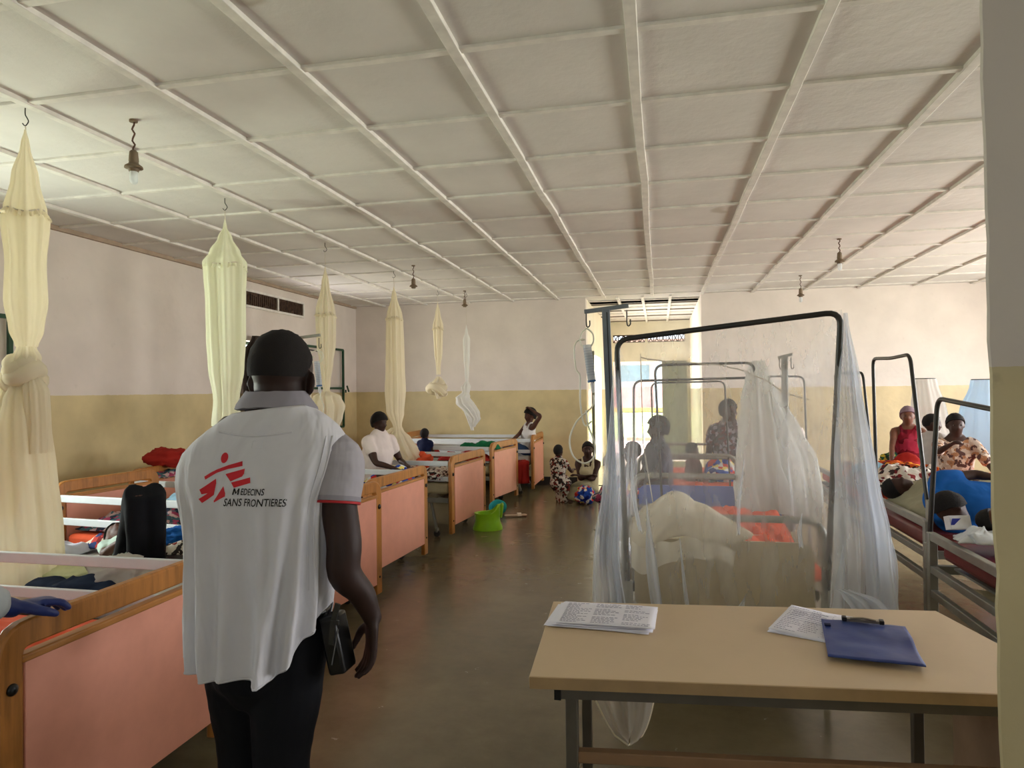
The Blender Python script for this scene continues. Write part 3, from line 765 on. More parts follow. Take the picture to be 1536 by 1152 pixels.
# second bed
blanket('sheet', 'lilac white sheet at the head of the raised-knees patient', 'sheet', -3.75, 3.30, .615, .1, .5, .8, m_lilac, .07, seed=3, dome=.05)
blanket('cloth', 'red printed cloth lying behind the raised-knees patient', 'cloth', -3.3, 3.72, .63, -.1, .7, .22, P_red, .08, seed=4)
blanket('cloth', 'white and dark patterned cloth behind the white bag', 'cloth', -3.0, 3.62, .64, .1, .5, .2, P_zebra, .09, seed=5)
bundle('cloth', 'bright blue bundled cloth behind the raised knee', 'cloth', -2.98, 3.72, .66, .13, .09, .06, m_blue, 3)
bundle('pillow', 'pale yellow pillow beside the white bag of the near patient', 'pillow', -3.05, 3.02, .63, .2, .12, .05, m_yel, 5, amp=.1)
bundle('bag', 'crumpled white plastic bag left of the raised knees', 'bag', -2.72, 2.98, .62, .17, .11, .085, m_gauze, 6)
bundle('backpack', 'navy bag with a white stripe right of the raised knees', 'bag', -2.42, 3.36, .62, .15, .13, .12, m_navy, 7, amp=.12)
tag(part('cloth_strap', MB().sweep([(-2.51, 3.22, .74), (-2.50, 3.25, .81), (-2.47, 3.33, .853)], .02, .006, (0, 1, .3)), m_whitebar), 'white stripe of strap on the navy bag by the knees', 'strap')
bundle('cloth', 'pale grey cloth behind the navy bag', 'cloth', -2.22, 3.12, .62, .10, .12, .06, m_khaki, 17)
blanket('jeans', 'folded dark blue jeans on the bed under the white rail', 'jeans', -2.9, 2.86, .60, .02, .5, .14, m_jean, .05, seed=8, dome=.05)
# third bed
blanket('sheet', 'orange sheet below the patient in pale blue', 'sheet', -3.15, 4.5, .595, -.13, 1.4, .85, m_oran, .05, seed=10)
blanket('cloth', 'teal and pink printed cloth under the patient in pale blue', 'cloth', -3.85, 4.55, .60, -.13, .75, .7, P_teal, .09, seed=11, dome=.05)
bundle('cloth', 'dark red cloth heaped behind the wooden headboard by the left wall', 'cloth', -4.55, 5.58, .93, .24, .12, .09, m_red, 12)
blanket('cloth', 'patterned cloth hung below the dark red heap', 'cloth', -4.46, 5.6, .84, pi/2-.06, .55, .2, P_teal, .06, seed=13)
# bed right of the man
blanket('cloth', 'red and white printed cloth on the bed just right of the man', 'cloth', -2.85, 5.6, .59, 0, 1.0, 1.0, P_red, .07, seed=14)
blanket('cloth', 'orange cloth draped on the bed just right of the man', 'cloth', -3.6, 5.8, .60, 0, .8, .9, m_oran, .06, seed=15)
blanket('sheet', 'white and maroon printed sheet on the bed in front of the potty', 'sheet', -2.65, 7.5, .61, 0, .8, .85, P_mix, .10, seed=16)
bundle('cloth', 'black patterned cloth on the printed sheet by the second footboard', 'cloth', -2.45, 7.1, .64, .18, .16, .05, P_zebra, 18)
bundle('cloth', 'bright red-orange garment beside the girl at the back', 'cloth', -2.92, 8.05, .66, .13, .12, .10, m_oran, 19)
blanket('cloth', 'long red cloth on the bed behind the girl', 'cloth', -2.6, 8.9, .66, 0, .7, .3, m_red, .08, seed=20, dome=.05)
blanket('towel', 'green towel over the rail of the bed behind the potty', 'towel', -2.42, 9.0, .80, 0, .55, .14, m_green2, .06, seed=21, dome=.06)
blanket('sheet', 'white patterned sheet on the bed behind the potty', 'sheet', -2.7, 9.4, .605, -.1, .9, .8, P_mix, .05, seed=22)
blanket('cloth', 'red cloth hanging off the farthest bed beside the footboard', 'cloth', -2.02, 9.95, .52, .3, .2, .34, m_red, .04, drop=.3, seed=23)
bundle('bag', 'purple plastic bag by the left wall behind the big net', 'bag', -4.75, 4.0, .66, .10, .10, .14, cloth('purple_bag', (130, 110, 190)), 24)
st_ = thing('locker', 'plain grey bedside locker by the left wall behind the big net', 'locker', (-4.8, 3.98, 0))
part('cabinet_body', MB().box((0, 0, .33), (.4, .4, .62)), m_grey, st_, bevel=.01); part('locker_top', MB().box((0, 0, .65), (.43, .43, .02)), m_grey, st_, bevel=.004)
bk = thing('bucket', 'blue plastic bucket between the big net and the beds', 'bucket', (-4.4, 3.75, 0.0))
rs = [[(.0+(.12+.04*i/6)*cos(a*pi/12), (.12+.04*i/6)*sin(a*pi/12), .62*i/6*.98) for a in range(24)] for i in range(7)]
part('bucket_body', MB().rings(rs), plain('blue_plastic', (36, 96, 160), .4), bk); part('rim', MB().tube([(.16*cos(a*pi/12), .16*sin(a*pi/12), .61) for a in range(25)], .008), plain('blue_plastic', (36, 96, 160), .4), bk)

# ================================================================= HANGING NETS
m_net = netmat('cream_net', (244, 236, 214), .10, .45); m_netw = netmat('white_net', (240, 240, 236), .12, .45)
m_nety = netmat('lime_lit_net', (242, 242, 222), .12, .5)  # greenish window light put into this net's colour
m_cord = plain('net_cord', (205, 196, 180), .8)
def pleated(mb, prof, cx=None, k=9, amp=.16, seed=0, n=72, twist=0, steps=5):
    """prof: list (z, rx, ry, dx, dy)"""
    pts = []; P = [V((p[3] if len(p) > 3 else 0, p[4] if len(p) > 4 else 0, p[0])) for p in prof]; Rr = [(p[1], p[2] if len(p) > 2 and p[2] else p[1]) for p in prof]
    # keep z monotone: interpolate with smoothstep between stations
    rs = []
    for i in range(len(P)-1):
        for q in range(steps + (1 if i == len(P)-2 else 0)):
            t = q/steps; tt = t*t*(3-2*t); c = P[i].lerp(P[i+1], t); rx = Rr[i][0]*(1-tt)+Rr[i+1][0]*tt; ry = Rr[i][1]*(1-tt)+Rr[i+1][1]*tt
            ring = []
            for j in range(n):
                a = 2*pi*j/n
                w_ = amp*(sin(k*a+seed+twist*c.z*6)+.5*sin((k*2+1)*a+seed*2+c.z*2)+.9*noise.noise(V((cos(a)*2.2+seed, sin(a)*2.2, c.z*1.3))))
                ring.append((c.x+rx*(1+w_)*cos(a), c.y+ry*(1+w_)*sin(a), c.z))
            rs.append(ring)
    mb.rings(rs, cap=False); return mb
def rope_knot(mb, c, R_, r, turns=3, seed=0, flat=.7):
    c = V(c)
    for t in range(turns):
        pts = []; tilt = Matrix.Rotation(.5*sin(seed+t*2.1), 3, 'X') @ Matrix.Rotation(.6*cos(seed+t*1.3), 3, 'Y')
        for i in range(19):
            a = 2*pi*i/18+t; q = R_*(1-.16*t)
            pts.append(c+tilt @ V((q*cos(a), q*sin(a)*.8, (t-turns/2)*r*flat+.3*r*sin(2*a+seed))))
        mb.tube(pts, [r*(1+.25*noise.noise(p*9)) for p in pts], 12, cap=False)
def hanging_net(label, x, y, ztop, zcord, prof, mat, k=9, seed=0, knot=None, ruffle=None, amp=.16, extra=None):
    t = thing('mosquito_net', label, 'mosquito net', (x, y, zcord), 0, 'tied-up mosquito nets hanging over the left beds')
    o = V((0, 0, -zcord))
    hk = MB().tube([(0, 0, 3.125-zcord), (0, 0, 3.09-zcord), (.012, 0, 3.07-zcord), (.02, 0, 3.05-zcord), (0, 0, 3.03-zcord), (-.018, 0, 3.045-zcord)], .003, 6, smooth=3)
    part('ceiling_hook', hk, m_greyd, t)
    part('cord', MB().tube([(0, 0, 3.03-zcord), (.003, 0, ztop-zcord)], .003, 6), m_cord, t)
    mb = MB(); pleated(mb, [(p[0]-zcord, *p[1:]) for p in prof], k=k, seed=seed, amp=amp)
    part('net_body', mb, mat, t, ang=180)
    if ruffle:
        z, r, dx = ruffle; mb = MB()
        mb.grid(lambda u, v: (dx+(r+.012*sin(u*2*pi*23)*(.3+v)+.012*v)*cos(2*pi*u), (r+.012*sin(u*2*pi*23)*(.3+v)+.012*v)*sin(2*pi*u), z-zcord+.012*sin(u*2*pi*3+seed)-.03*v+.006*sin(u*2*pi*17)), 180, 3)
        part('ruffle', mb, mat, t, ang=180)
        part('hoop', MB().tube([(dx+r*cos(a*pi/12), r*sin(a*pi/12), z-zcord+.012*sin(a*pi/4+seed)) for a in range(25)], .004, 6), m_cord, t)
    if knot:
        mb = MB(); rope_knot(mb, (knot[3] if len(knot) > 3 else 0, 0, knot[0]-zcord), knot[1], knot[2], 4, seed); part('knot', mb, mat, t, ang=180)
    if extra:
        mb = MB()
        for pr_ in extra: pleated(mb, [(p[0]-zcord, *p[1:]) for p in pr_], k=k, seed=seed+1, amp=amp)
        part('loose_end', mb, mat, t, ang=180)
    return t
hanging_net('large knotted cream mosquito net at the left edge, nearest of all', -3.26, 2.95, 3.01, 3.0,
    [(3.01, .004), (2.93, .018), (2.75, .055), (2.56, .088), (2.53, .098), (2.3, .082), (2.1, .088), (1.95, .070), (1.86, .045)], m_net, 8, 1, (1.735, .072, .047, -.025), (2.57, .09, 0), .10,
    [[(1.86, .04), (1.80, .06, .06, .0), (1.74, .06, .06, -.02), (1.66, .06, .06, -.03), (1.58, .09, .09, -.03), (1.45, .12, .11, -.03), (1.2, .14, .12, -.02), (.9, .155, .13, .0), (.56, .165, .14, .01)],
     [(1.72, .03, .03, .03), (1.62, .055, .06, .055), (1.45, .06, .06, .06), (1.3, .07, .07, .055)],
     [(1.78, .03, .03, -.07), (1.6, .06, .07, -.12), (1.4, .07, .08, -.15), (1.2, .06, .07, -.13), (1.08, .05, .06, -.12), (.95, .03, .04, -.14)]])
hanging_net('lime-tinted hanging mosquito net left of the man\'s head', -3.29, 4.68, 2.95, 2.95,
    [(2.96, .004), (2.9, .012), (2.82, .045), (2.70, .10), (2.62, .142), (2.56, .138), (2.3, .128), (2.05, .125), (1.8, .115), (1.55, .085), (1.35, .10)], m_nety, 7, 2.2, None, (2.6, .14, 0), .12)
hanging_net('mosquito net with a puffed end just right of the man\'s head', -3.30, 6.32, 2.9, 2.9,
    [(2.88, .004), (2.7, .035), (2.41, .088), (2.36, .09), (2.1, .085), (1.9, .062), (1.7, .038), (1.62, .03), (1.56, .13, .12), (1.46, .17, .14), (1.35, .15, .12), (1.25, .12, .1)], m_net, 9, 3.1, None, (2.4, .088, 0), .12)
hanging_net('long mosquito net dropping in front of the woman in white', -3.24, 8.0, 2.92, 2.92,
    [(2.92, .004), (2.8, .03), (2.54, .088), (2.5, .092), (2.2, .10), (1.9, .105), (1.6, .115), (1.35, .10), (1.17, .05, .05, .03), (1.12, .06, .06, .04), (1.02, .13, .12, .06), (.9, .17, .14, .10), (.78, .18, .14, .16), (.66, .16, .12, .13)], m_net, 9, 4.7, None, (2.53, .09, 0), .11,
    [[(1.15, .03, .03, -.02), (1.08, .06, .06, -.10), (.98, .075, .07, -.16), (.88, .055, .05, -.14), (.82, .04, .04, -.08)]])
hanging_net('narrow mosquito net ending in a ball knot, against the back wall', -3.21, 9.63, 2.96, 2.96,
    [(2.93, .004), (2.75, .035), (2.56, .07), (2.5, .065), (2.2, .055), (1.95, .03), (1.85, .03)], m_net, 7, 5.1, (1.67, .125, .048), (2.55, .066, 0), .10,
    [[(1.82, .03), (1.75, .07, .07), (1.66, .08, .08, -.02), (1.57, .06, .06, .01), (1.49, .03, .03, .0)]])
hanging_net('thin wispy mosquito net drooping beneath the far left bulb', -2.86, 9.94, 2.62, 2.62,
    [(2.6, .004), (2.5, .02), (2.38, .05), (2.1, .045), (1.9, .03), (1.72, .022)], m_netw, 5, 6.3, None, None, .12,
    [[(1.74, .03), (1.66, .07, .06, -.02), (1.58, .055, .05, -.02), (1.50, .10, .09, -.07), (1.40, .13, .1, -.03), (1.3, .11, .09, .06), (1.18, .07, .06, .13), (1.05, .03, .03, .09)],
     [(1.42, .05, .05, -.05), (1.3, .05, .05, 0), (1.15, .04, .04, .05), (1.0, .02, .02, .08)]])

# ================================================================= CEILING BULBS
m_sock = plain('old_brass_socket', (120, 104, 84), .6, .3); m_bulbg = netmat('frosted_glass', (235, 238, 240), .15, .6)
def bulb(label, x, y, drop, bulb_on=True, lean=0.0):
    t = thing('light_bulb', label, 'light bulb', (x, y, H), 0, 'bare bulbs hanging from the ceiling')
    part('ceiling_plate', MB().tube([(0, 0, -.001), (0, 0, -.012)], .022, 14), m_sock, t)
    pts = [(.008*sin(i*2.2), .006*cos(i*2.2), -.01-drop*i/8) for i in range(9)]
    part('cable', MB().tube(pts, .005, 6, smooth=2), plain('brown_flex', (90, 62, 50), .7), t)
    z = -drop
    rs = [[(r*cos(a*pi/9), r*sin(a*pi/9), z-q) for a in range(18)] for q, r in ((0, .012), (.01, .022), (.06, .026), (.065, .024), (.075, .026), (.09, .046), (.10, .048), (.105, .03), (.12, .024))]
    part('socket', MB().rings(rs), m_sock, t)
    if bulb_on: part('glass', MB().limb([(0, 0, z-.115), (0, 0, z-.17)], [.021, .021], 14, 0), m_bulbg, t)
    return t
bulb('bare bulb in a socket nearest the camera, upper left', -2.84, 3.23, .17)
bulb('empty looking socket hanging above the far left beds', -2.89, 7.76, .16, False)
bulb('small far socket hanging close to the back wall', -2.88, 9.94, .13, False)
bulb('bare bulb on the right half of the ceiling, larger of the two', 1.84, 7.55, .14)
bulb('bare bulb above the net bed by the back wall, smaller of the two', 1.91, 9.89, .18)

# ================================================================= METAL BEDS
def metal_end(t, nm, x0, W, top, bars, post=.018, mat=m_grey, panel=None, sgn=1, pz=(.42, .74)):
    mb = MB(); h = W/2
    mb.tube(arc_path([(x0, -h, .02), (x0, -h, top), (x0, h, top), (x0, h, .02)], .11, 6), post, 10)
    for z in bars: mb.tube([(x0, -h, z), (x0, h, z)], post*.75, 8)
    e = part(nm, mb, mat, t)
    if panel is not None:
        a, b_ = pz
        pts = arc_path([(x0-.008, -h+.05, a), (x0-.008, -h+.05, b_), (x0-.008, h-.05, b_), (x0-.008, h-.05, a)], .07, 5)
        part('panel', MB().poly(pts, (.016, 0, 0)), panel, e)
    return e
m_beige = plain('beige_board', (196, 180, 146), .5, var=.06); m_bluep = plain('blue_board', (104, 122, 196), .5, var=.05)
def centre_bed(label, x, y, W, L, top, panel, head_panel, mlabel, mmat, pz=(.38, .80)):
    t = thing('hospital_bed', label, 'bed', (x, y, 0), pi/2, 'metal beds in the middle row')
    metal_end(t, 'footboard', 0, W, top, [.36], .019, m_grey, panel, pz=pz); metal_end(t, 'headboard', L, W, top, [.5, .7], .017, m_grey, head_panel, pz=pz)
    fr = MB()
    for q in (-1, 1): fr.box((L/2, q*(W/2-.04), .42), (L, .03, .05))
    for i in range(8): fr.box((L*(i+.5)/8, 0, .43), (.05, W-.1, .015))
    part('bed_frame', fr, m_grey, t)
    for q in (-1, 1):
        for z in (.55, .40): part('bracket', MB().box((.03, q*(W/2-.05), z), (.05, .05, .05)), m_greyd, t, bevel=.008)
    if mlabel:
        mt = part('mattress', MB().box((0, 0, .05), (W-.1, L-.08, .12)), mmat, bevel=.03); mt.location = (x, y+L/2, .45); tag(mt, mlabel, 'mattress')
    return t
centre_bed('grey tube bed with beige panel inside the box net, behind the desk', .305, 3.65, .99, 1.65, .93, m_beige, None, 'cream mattress on the bed inside the box net', m_cream, (.36, .815))
centre_bed('grey metal bed with a blue panel behind the net bed', .27, 5.55, .98, 1.7, .91, m_bluep, None, 'cream mattress on the bed with the blue panel', m_cream, (.60, .83))
centre_bed('farthest grey metal bed of the middle row', .40, 7.5, .98, 1.8, .86, None, None, 'orange mattress on the farthest middle bed', m_oran)
blanket('blanket', 'orange blanket on the bed inside the box net', 'blanket', .45, 4.5, .57, 0, .8, 1.3, m_oran, .10, seed=30, dome=.14)
bundle('pillow', 'cream folded bedding lying near the footboard in the box net', 'bedding', .2, 4.1, .57, .3, .22, .10, m_cream, 31, amp=.12)
blanket('sheet', 'orange and white sheet on the bed with the blue panel', 'sheet', .3, 6.4, .58, 0, .85, 1.5, m_oran, .08, seed=32)
# right row
def right_bed(label, x, y0, y1, L, mlabel, mmat, top=.79, zm=.78):
    W = y1-y0; t = thing('hospital_bed', label, 'bed', (x, (y0+y1)/2, 0), 0, 'grey steel beds of the right row')
    def end(x0, nm):
        e = part(nm, MB().box((x0, 0, top-.02), (.035, W-.04, .045)), m_grey, t, bevel=.004)
        for q in (-1, 1): part('post', MB().box((x0, q*(W/2-.02), top/2), (.045, .04, top)), m_grey, e, bevel=.004)
        for z, hh in ((top-.20, .04), (top-.33, .04)): part('cross_bar', MB().box((x0, 0, z), (.035, W-.04, hh)), m_grey, e, bevel=.004)
    end(0, 'foot_frame'); end(L, 'head_frame')
    fr = MB()
    for q in (-1, 1): fr.box((L/2, q*(W/2-.03), top-.2), (L, .035, .045))
    for i in range(8): fr.box((L*(i+.5)/8, 0, top-.19), (.05, W-.06, .012))
    part('bed_frame', fr, m_grey, t)
    mt = part('mattress', MB().box((L/2, 0, 0), (L-.08, W-.08, .11)), mmat, bevel=.03); mt.location = (x+.0, (y0+y1)/2, zm-.10)
    tag(mt, mlabel, 'mattress'); return t
right_bed('nearest grey steel bed on the right, partly behind the wall end', 1.46, 3.25, 4.17, 1.95, 'maroon vinyl mattress on the nearest right bed', m_maroon, .79, .80)
right_bed('second grey steel bed on the right, khaki blanket on it', 1.54, 4.42, 5.48, 1.95, 'maroon vinyl mattress under the khaki blanket', m_maroon, .80, .76)
right_bed('third grey steel bed on the right, seen through the net corner', 1.62, 5.75, 6.75, 1.95, 'orange covered mattress of the third right bed', m_oran, .78, .76)
right_bed('far grey steel bed the two seated women are on', 1.75, 7.2, 8.3, 2.2, 'orange covered mattress under the woman in red', m_oran, .70, .70)
blanket('blanket', 'khaki blanket heaped on the second right bed', 'blanket', 2.05, 5.0, .765, 0, .95, .75, m_khaki, .09, seed=40, dome=.09)
blanket('cloth', 'orange cloth hanging inside the frame of the second right bed', 'cloth', 1.72, 5.2, .60, pi/2, .5, .16, m_oran, .05, seed=41)
blanket('sheet', 'cream sheet edge on the nearest right bed', 'sheet', 2.0, 3.85, .79, .1, .55, .35, m_cream, .05, seed=42, dome=.02)
blanket('cloth', 'beige cloth hanging below the mattress of the nearest right bed', 'cloth', 1.62, 3.6, .52, pi/2-.05, .8, .18, m_cream, .06, seed=43)
blanket('cloth', 'white and brown striped clothes on the third right bed', 'cloth', 2.0, 6.2, .78, 0, .8, .8, P_mix, .12, seed=44, dome=.05)
blanket('cloth', 'orange and white cloths piled before the woman in red', 'cloth', 2.25, 7.5, .72, 0, .9, .7, P_orange, .10, seed=45, dome=.03)
bundle('cloth', 'green bundle beside the woman in red', 'cloth', 2.40, 7.95, .75, .09, .08, .08, printed('green_print', (30, 90, 60), [(190, 170, 60), (40, 60, 50)], 30), 46)
bundle('cloth', 'brown cloth with white stripes on the third right bed edge', 'cloth', 1.75, 6.05, .78, .14, .2, .05, P_zebra, 47)
bundle('bottle_bag', 'grey and blue heap behind the right net corner', 'cloth', 2.05, 7.25, .72, .2, .2, .07, m_pale, 48)
# packet on the nearest right bed
pk = thing('medicine_packet', 'white medicine packet with a blue corner on the nearest right bed', 'packet', (1.52, 3.97, .85), .2)
part('carton', MB().box((0, 0, .03), (.11, .05, .07), Matrix.Rotation(-.3, 3, 'X')), plain('white_card', (226, 226, 228), .6), pk, bevel=.002)
part('blue_print', MB().poly([(-.053, -.0385, .06), (-.053, -.018, .0), (-.01, -.0385, .06)], (0, -.002, 0)), plain('packet_blue', (50, 60, 160), .5), pk)
blanket('plastic_bag', 'crumpled white plastic bag under the medicine packet', 'bag', 1.59, 3.84, .81, -.3, .24, .20, m_whitebar, .05, seed=50, dome=.03, fr=14)

# ================================================================= NET FRAMES
def net_frame(label, pts, r=.011, mat=m_greyd, grp='bent steel net frames over the beds'):
    o = thing('net_frame', label, 'net frame', pts[0], 0, grp)
    p = arc_path(pts, .07, 5); wpart(o, 'frame_tube', MB().tube(p, r, 10), mat)
    c = MB()
    for q in (pts[0], pts[-1]): c.tube([(q[0], q[1], q[2]-.02), (q[0], q[1], q[2]+.12)], r*1.6, 10)
    wpart(o, 'socket_sleeve', c, m_grey); return o
net_frame('thick black net frame over the box net bed, largest of all', [(-.17, 3.60, .48), (-.215, 3.60, 1.86), (.87, 3.56, 1.965), (.79, 3.60, .48)], .0145)
net_frame('frame over the head of the net bed, seen through the netting', [(.02, 5.28, .5), (-.03, 5.28, 1.78), (.69, 5.28, 1.785), (.74, 5.28, .5)], .010)
net_frame('frame above the blue panel of the second middle bed', [(-.21, 5.58, .5), (-.20, 5.58, 1.665), (.845, 5.58, 1.68), (.79, 5.58, .5)], .010)
net_frame('slim frame at the head of the blue-panel bed', [(-.05, 7.28, .02), (-.08, 7.28, 1.66), (.66, 7.28, 1.67), (.72, 7.28, .02)], .009)
net_frame('frame rising behind the white central net, over the third right bed', [(1.62, 6.74, .76), (1.58, 6.72, 1.72), (1.58, 5.84, 1.71), (1.64, 5.77, .76)], .010)
net_frame('net frame at the far middle bed, beyond the drip stand', [(.95, 7.5, .02), (.93, 7.5, 1.72), (1.47, 7.5, 1.71), (1.50, 7.5, .02)], .010)
net_frame('tall black frame over the second right bed, its top sagging', [(1.56, 5.46, .78), (1.55, 5.47, 1.805), (1.552, 5.08, 1.79), (1.553, 4.72, 1.80), (1.56, 4.47, .80)], .012)
net_frame('black frame over the nearest right bed, cut by the wall end', [(1.46, 4.21, .60), (1.5, 4.15, 1.53), (1.51, 3.3, 1.47), (1.48, 3.28, .78)], .013)
# ================================================================= BOX NET OVER THE CENTRE BED
m_sheer = netmat('sheer_net', (242, 242, 240), .74, .45); m_fold = netmat('folded_net', (228, 234, 242), .34, .5); m_bunch = netmat('bunched_net', (240, 232, 212), .06, .35)
bn = thing('box_net', 'sheer white box net draped over the middle bed behind the desk', 'mosquito net', (.3, 3.6, 0))
TL, TR = V((-.215, 3.655, 1.86)), V((.885, 3.605, 1.98)); BL, BR = V((-.30, 3.45, .10)), V((1.0, 3.45, .42))
def fold(u, z, k=1):
    e = max(0, 1-u/.16)+max(0, (u-.84)/.16)
    return (.012+.05*e)*sin(u*46+z*1.2)*k*(1.2-z*.5)+.05*noise.noise(V((u*6, z*1.6, 2)))*(1.9-z)*.6
def front(u, v):
    t = TL.lerp(TR, u); b_ = BL.lerp(BR, u); b_.z = .36+.1*sin(u*9)+.14*max(0, u-.4)-.1*math.exp(-((u-.2)/.12)**2)
    p = t.lerp(b_, v**.97); p.y += fold(u, p.z)*v-.05*sin(pi*v)
    return p
wpart(bn, 'front_netting', MB().grid(front, 120, 40), m_sheer, ang=180)
HL, HR = V((-.12, 5.25, 1.72)), V((.80, 5.25, 1.72))
def sideL(u, v):
    p = TL.lerp(HL, u); b_ = V((-.26, 3.5, .5)).lerp(V((-.2, 5.25, .6)), u); q = p.lerp(b_, v); q.x += .03*sin(u*30+v*2)*v; q.z -= .10*sin(pi*u)*(1-v); return q
def sideR(u, v):
    p = TR.lerp(HR, u); b_ = V((.98, 3.5, .5)).lerp(V((.86, 5.25, .6)), u); q = p.lerp(b_, v); q.x += .035*sin(u*30+v*2)*v; q.z -= .10*sin(pi*u)*(1-v); return q
wpart(bn, 'left_netting', MB().grid(sideL, 50, 24), netmat('sheer_net_side', (230, 236, 242), .86, .45), ang=180)
wpart(bn, 'right_netting', MB().grid(sideR, 50, 24), netmat('sheer_net_side', (230, 236, 242), .86, .45), ang=180)
def ribbon(path, wid, k, amp, seed, n=26):
    """gathered strip of netting: path of (x,y,z), width at each station"""
    path, wid = catmull([V(p) for p in path], wid, 6)
    m_ = len(path)-1
    def fn(u, v):
        i = min(int(v*m_+1e-6), m_); p = path[i]; w_ = wid[i]
        return (p.x+(u-.5)*w_, p.y+amp*w_*sin(u*pi*k+seed)+.3*amp*w_*noise.noise(V((u*5, p.z*3, seed))), p.z+.015*noise.noise(V((u*4, seed, 1)))*(1 if i == m_ else 0))
    return MB().grid(fn, n*2, m_)
# gathered corners
lc = ribbon([(-.215, 3.62, 1.84), (-.225, 3.55, 1.5), (-.245, 3.48, 1.1), (-.27, 3.42, .8), (-.255, 3.40, .5), (-.25, 3.40, .38)], [.02, .05, .09, .13, .17, .19], 9, .16, 1); wpart(bn, 'gathered_corner', lc, m_fold, ang=180)
rc = ribbon([(.895, 3.58, 1.96), (.90, 3.54, 1.6), (.915, 3.50, 1.2), (.93, 3.46, .9), (.93, 3.44, .62), (.925, 3.43, .52)], [.02, .11, .19, .25, .29, .30], 8, .14, 2); wpart(bn, 'gathered_corner', rc, m_fold, ang=180)
rc = ribbon([(.90, 3.60, 1.9), (.96, 3.58, 1.4), (1.0, 3.56, 1.0), (1.03, 3.54, .75), (1.02, 3.53, .5)], [.01, .06, .10, .13, .13], 7, .2, 3); wpart(bn, 'gathered_corner', rc, m_fold, ang=180)
rc = ribbon([(.82, 3.40, .66), (.90, 3.36, .62), (.98, 3.37, .5), (1.0, 3.38, .45)], [.06, .16, .2, .2], 5, .1, 5); wpart(bn, 'torn_flap', rc, m_fold, ang=180)
for (xa, za, xb, zb, w_) in ((-.07, 1.05, .0, .35, .055), (-.14, 1.25, -.10, .9, .02), (.09, .86, .16, .30, .02), (.40, 1.25, .36, .9, .018), (.66, 1.0, .64, .85, .02), (.40, .60, .33, .40, .05)):
    st2 = ribbon([(xa, 3.46, za), ((xa+xb)/2-.01, 3.42, (za+zb)/2), (xb, 3.39, zb)], [.004, w_, w_*.95], 3, .2, xa*9, 5); wpart(bn, 'hanging_fold', st2, m_fold, ang=180)
# net bunched over the footboard
def lump(u, v):
    a = v*2*pi; x = -.16+.66*u
    env = sin(pi*min(1, u*1.05+.02))**.45
    rz = (.115-.085*max(0, (u-.35)/.65)**1.2)*env*(1+.12*sin(u*9+1)); rx = .085*env
    q = 1+.14*noise.noise(V((u*7, cos(a)*1.3, sin(a)*1.3)))+.06*sin(a*5+u*14)
    zc = .89+.035*sin(u*5.5-.6)+(.05 if .18 < u < .5 else 0)*sin((u-.18)/.32*pi)
    z = zc+rz*q*sin(a); z = z-.05*(1-u) if sin(a) < 0 else z
    return (x, 3.62+rx*q*cos(a), z)
wpart(bn, 'bunched_netting', MB().grid(lump, 60, 40), m_bunch, ang=180)
def fskirt(u, v):
    x = -.15+.5*u; z = .82-(.13-.06*u+.05*noise.noise(V((u*4, 3, 4))))*v-.03*sin(u*8)+.03*noise.noise(V((u*5, v*2, 4)))
    return (x, 3.55-.02*sin(u*20)-.02*v, z)
wpart(bn, 'netting_skirt', MB().grid(fskirt, 40, 10), m_bunch, ang=180)
def tip(u, v):
    w_ = .40*(1-v)**.5+.01; x = -.215+(u-.5)*w_*1.05+.07*v; return (x, 2.98+.03*sin(u*20)+.25*(1-v)*.6, .56-.50*v+.04*sin(u*3.2)*v)
wpart(bn, 'trailing_corner', MB().grid(tip, 40, 24), netmat('trailing_net', (220, 214, 204), .55, .4), ang=180)
wpart(bn, 'hem_cord', MB().tube([tip(0, i/16) for i in range(17)]+[tip(1, 1-i/16) for i in range(17)], .004, 6), m_bunch)
pts = []
A_ = V((-.10, 3.9, 1.80)); B_ = V((.80, 3.95, 1.55))
for i in range(25):
    u = i/24; p = A_.lerp(B_, u); p.z += -.02+.14*sin(pi*min(1, u*1.15))**1.0*u+.012*noise.noise(V((u*14, 1, 1))); pts.append(p)
wpart(bn, 'top_string', MB().tube(pts, .0035, 6), m_cord)
wpart(bn, 'tie_cord', MB().tube([(-.10, 3.9, 1.80), (-.09, 3.8, 1.3), (-.03, 3.6, .95)], .003, 6), m_cord)

# central white net hung from the second frame
cn = thing('mosquito_net', 'white net hanging bunched over the middle bed behind the box net', 'mosquito net', (.72, 5.32, 1.8))
cm = MB(); pleated(cm, [(.0, .045, .04), (-.10, .075, .06), (-.30, .11, .08), (-.5, .14, .09, .01), (-.75, .17, .10, .02), (-.95, .22, .11, .05), (-1.12, .24, .11, .09)], k=8, seed=3, amp=.10)
part('net_body', cm, m_netw, cn, ang=180)
cm = MB(); pleated(cm, [(-.12, .02, .02, .06), (-.3, .06, .05, .12), (-.5, .10, .07, .18), (-.72, .15, .09, .24), (-.95, .15, .09, .28), (-1.2, .12, .08, .30)], k=6, seed=5, amp=.14)
part('loose_side', cm, netmat('thin_white_net', (238, 238, 232), .30, .45), cn, ang=180)
def bell(label, x, y, z, prof, mat, seed):
    t = thing('mosquito_net', label, 'mosquito net', (x, y, z)); mb = MB(); pleated(mb, prof, k=7, seed=seed, amp=.07); part('net_body', mb, mat, t, ang=180)
    r = prof[0][1]
    part('hoop', MB().tube([(r*cos(a*pi/10), r*.6*sin(a*pi/10), .005) for a in range(21)], .006, 6), m_greyd, t); return t
bell('white net on a frame behind the woman in red', 3.12, 9.0, 1.68, [(0, .11, .1), (-.02, .12, .1), (-.4, .18, .14, .04), (-.9, .26, .2, .1)], m_netw, 1)
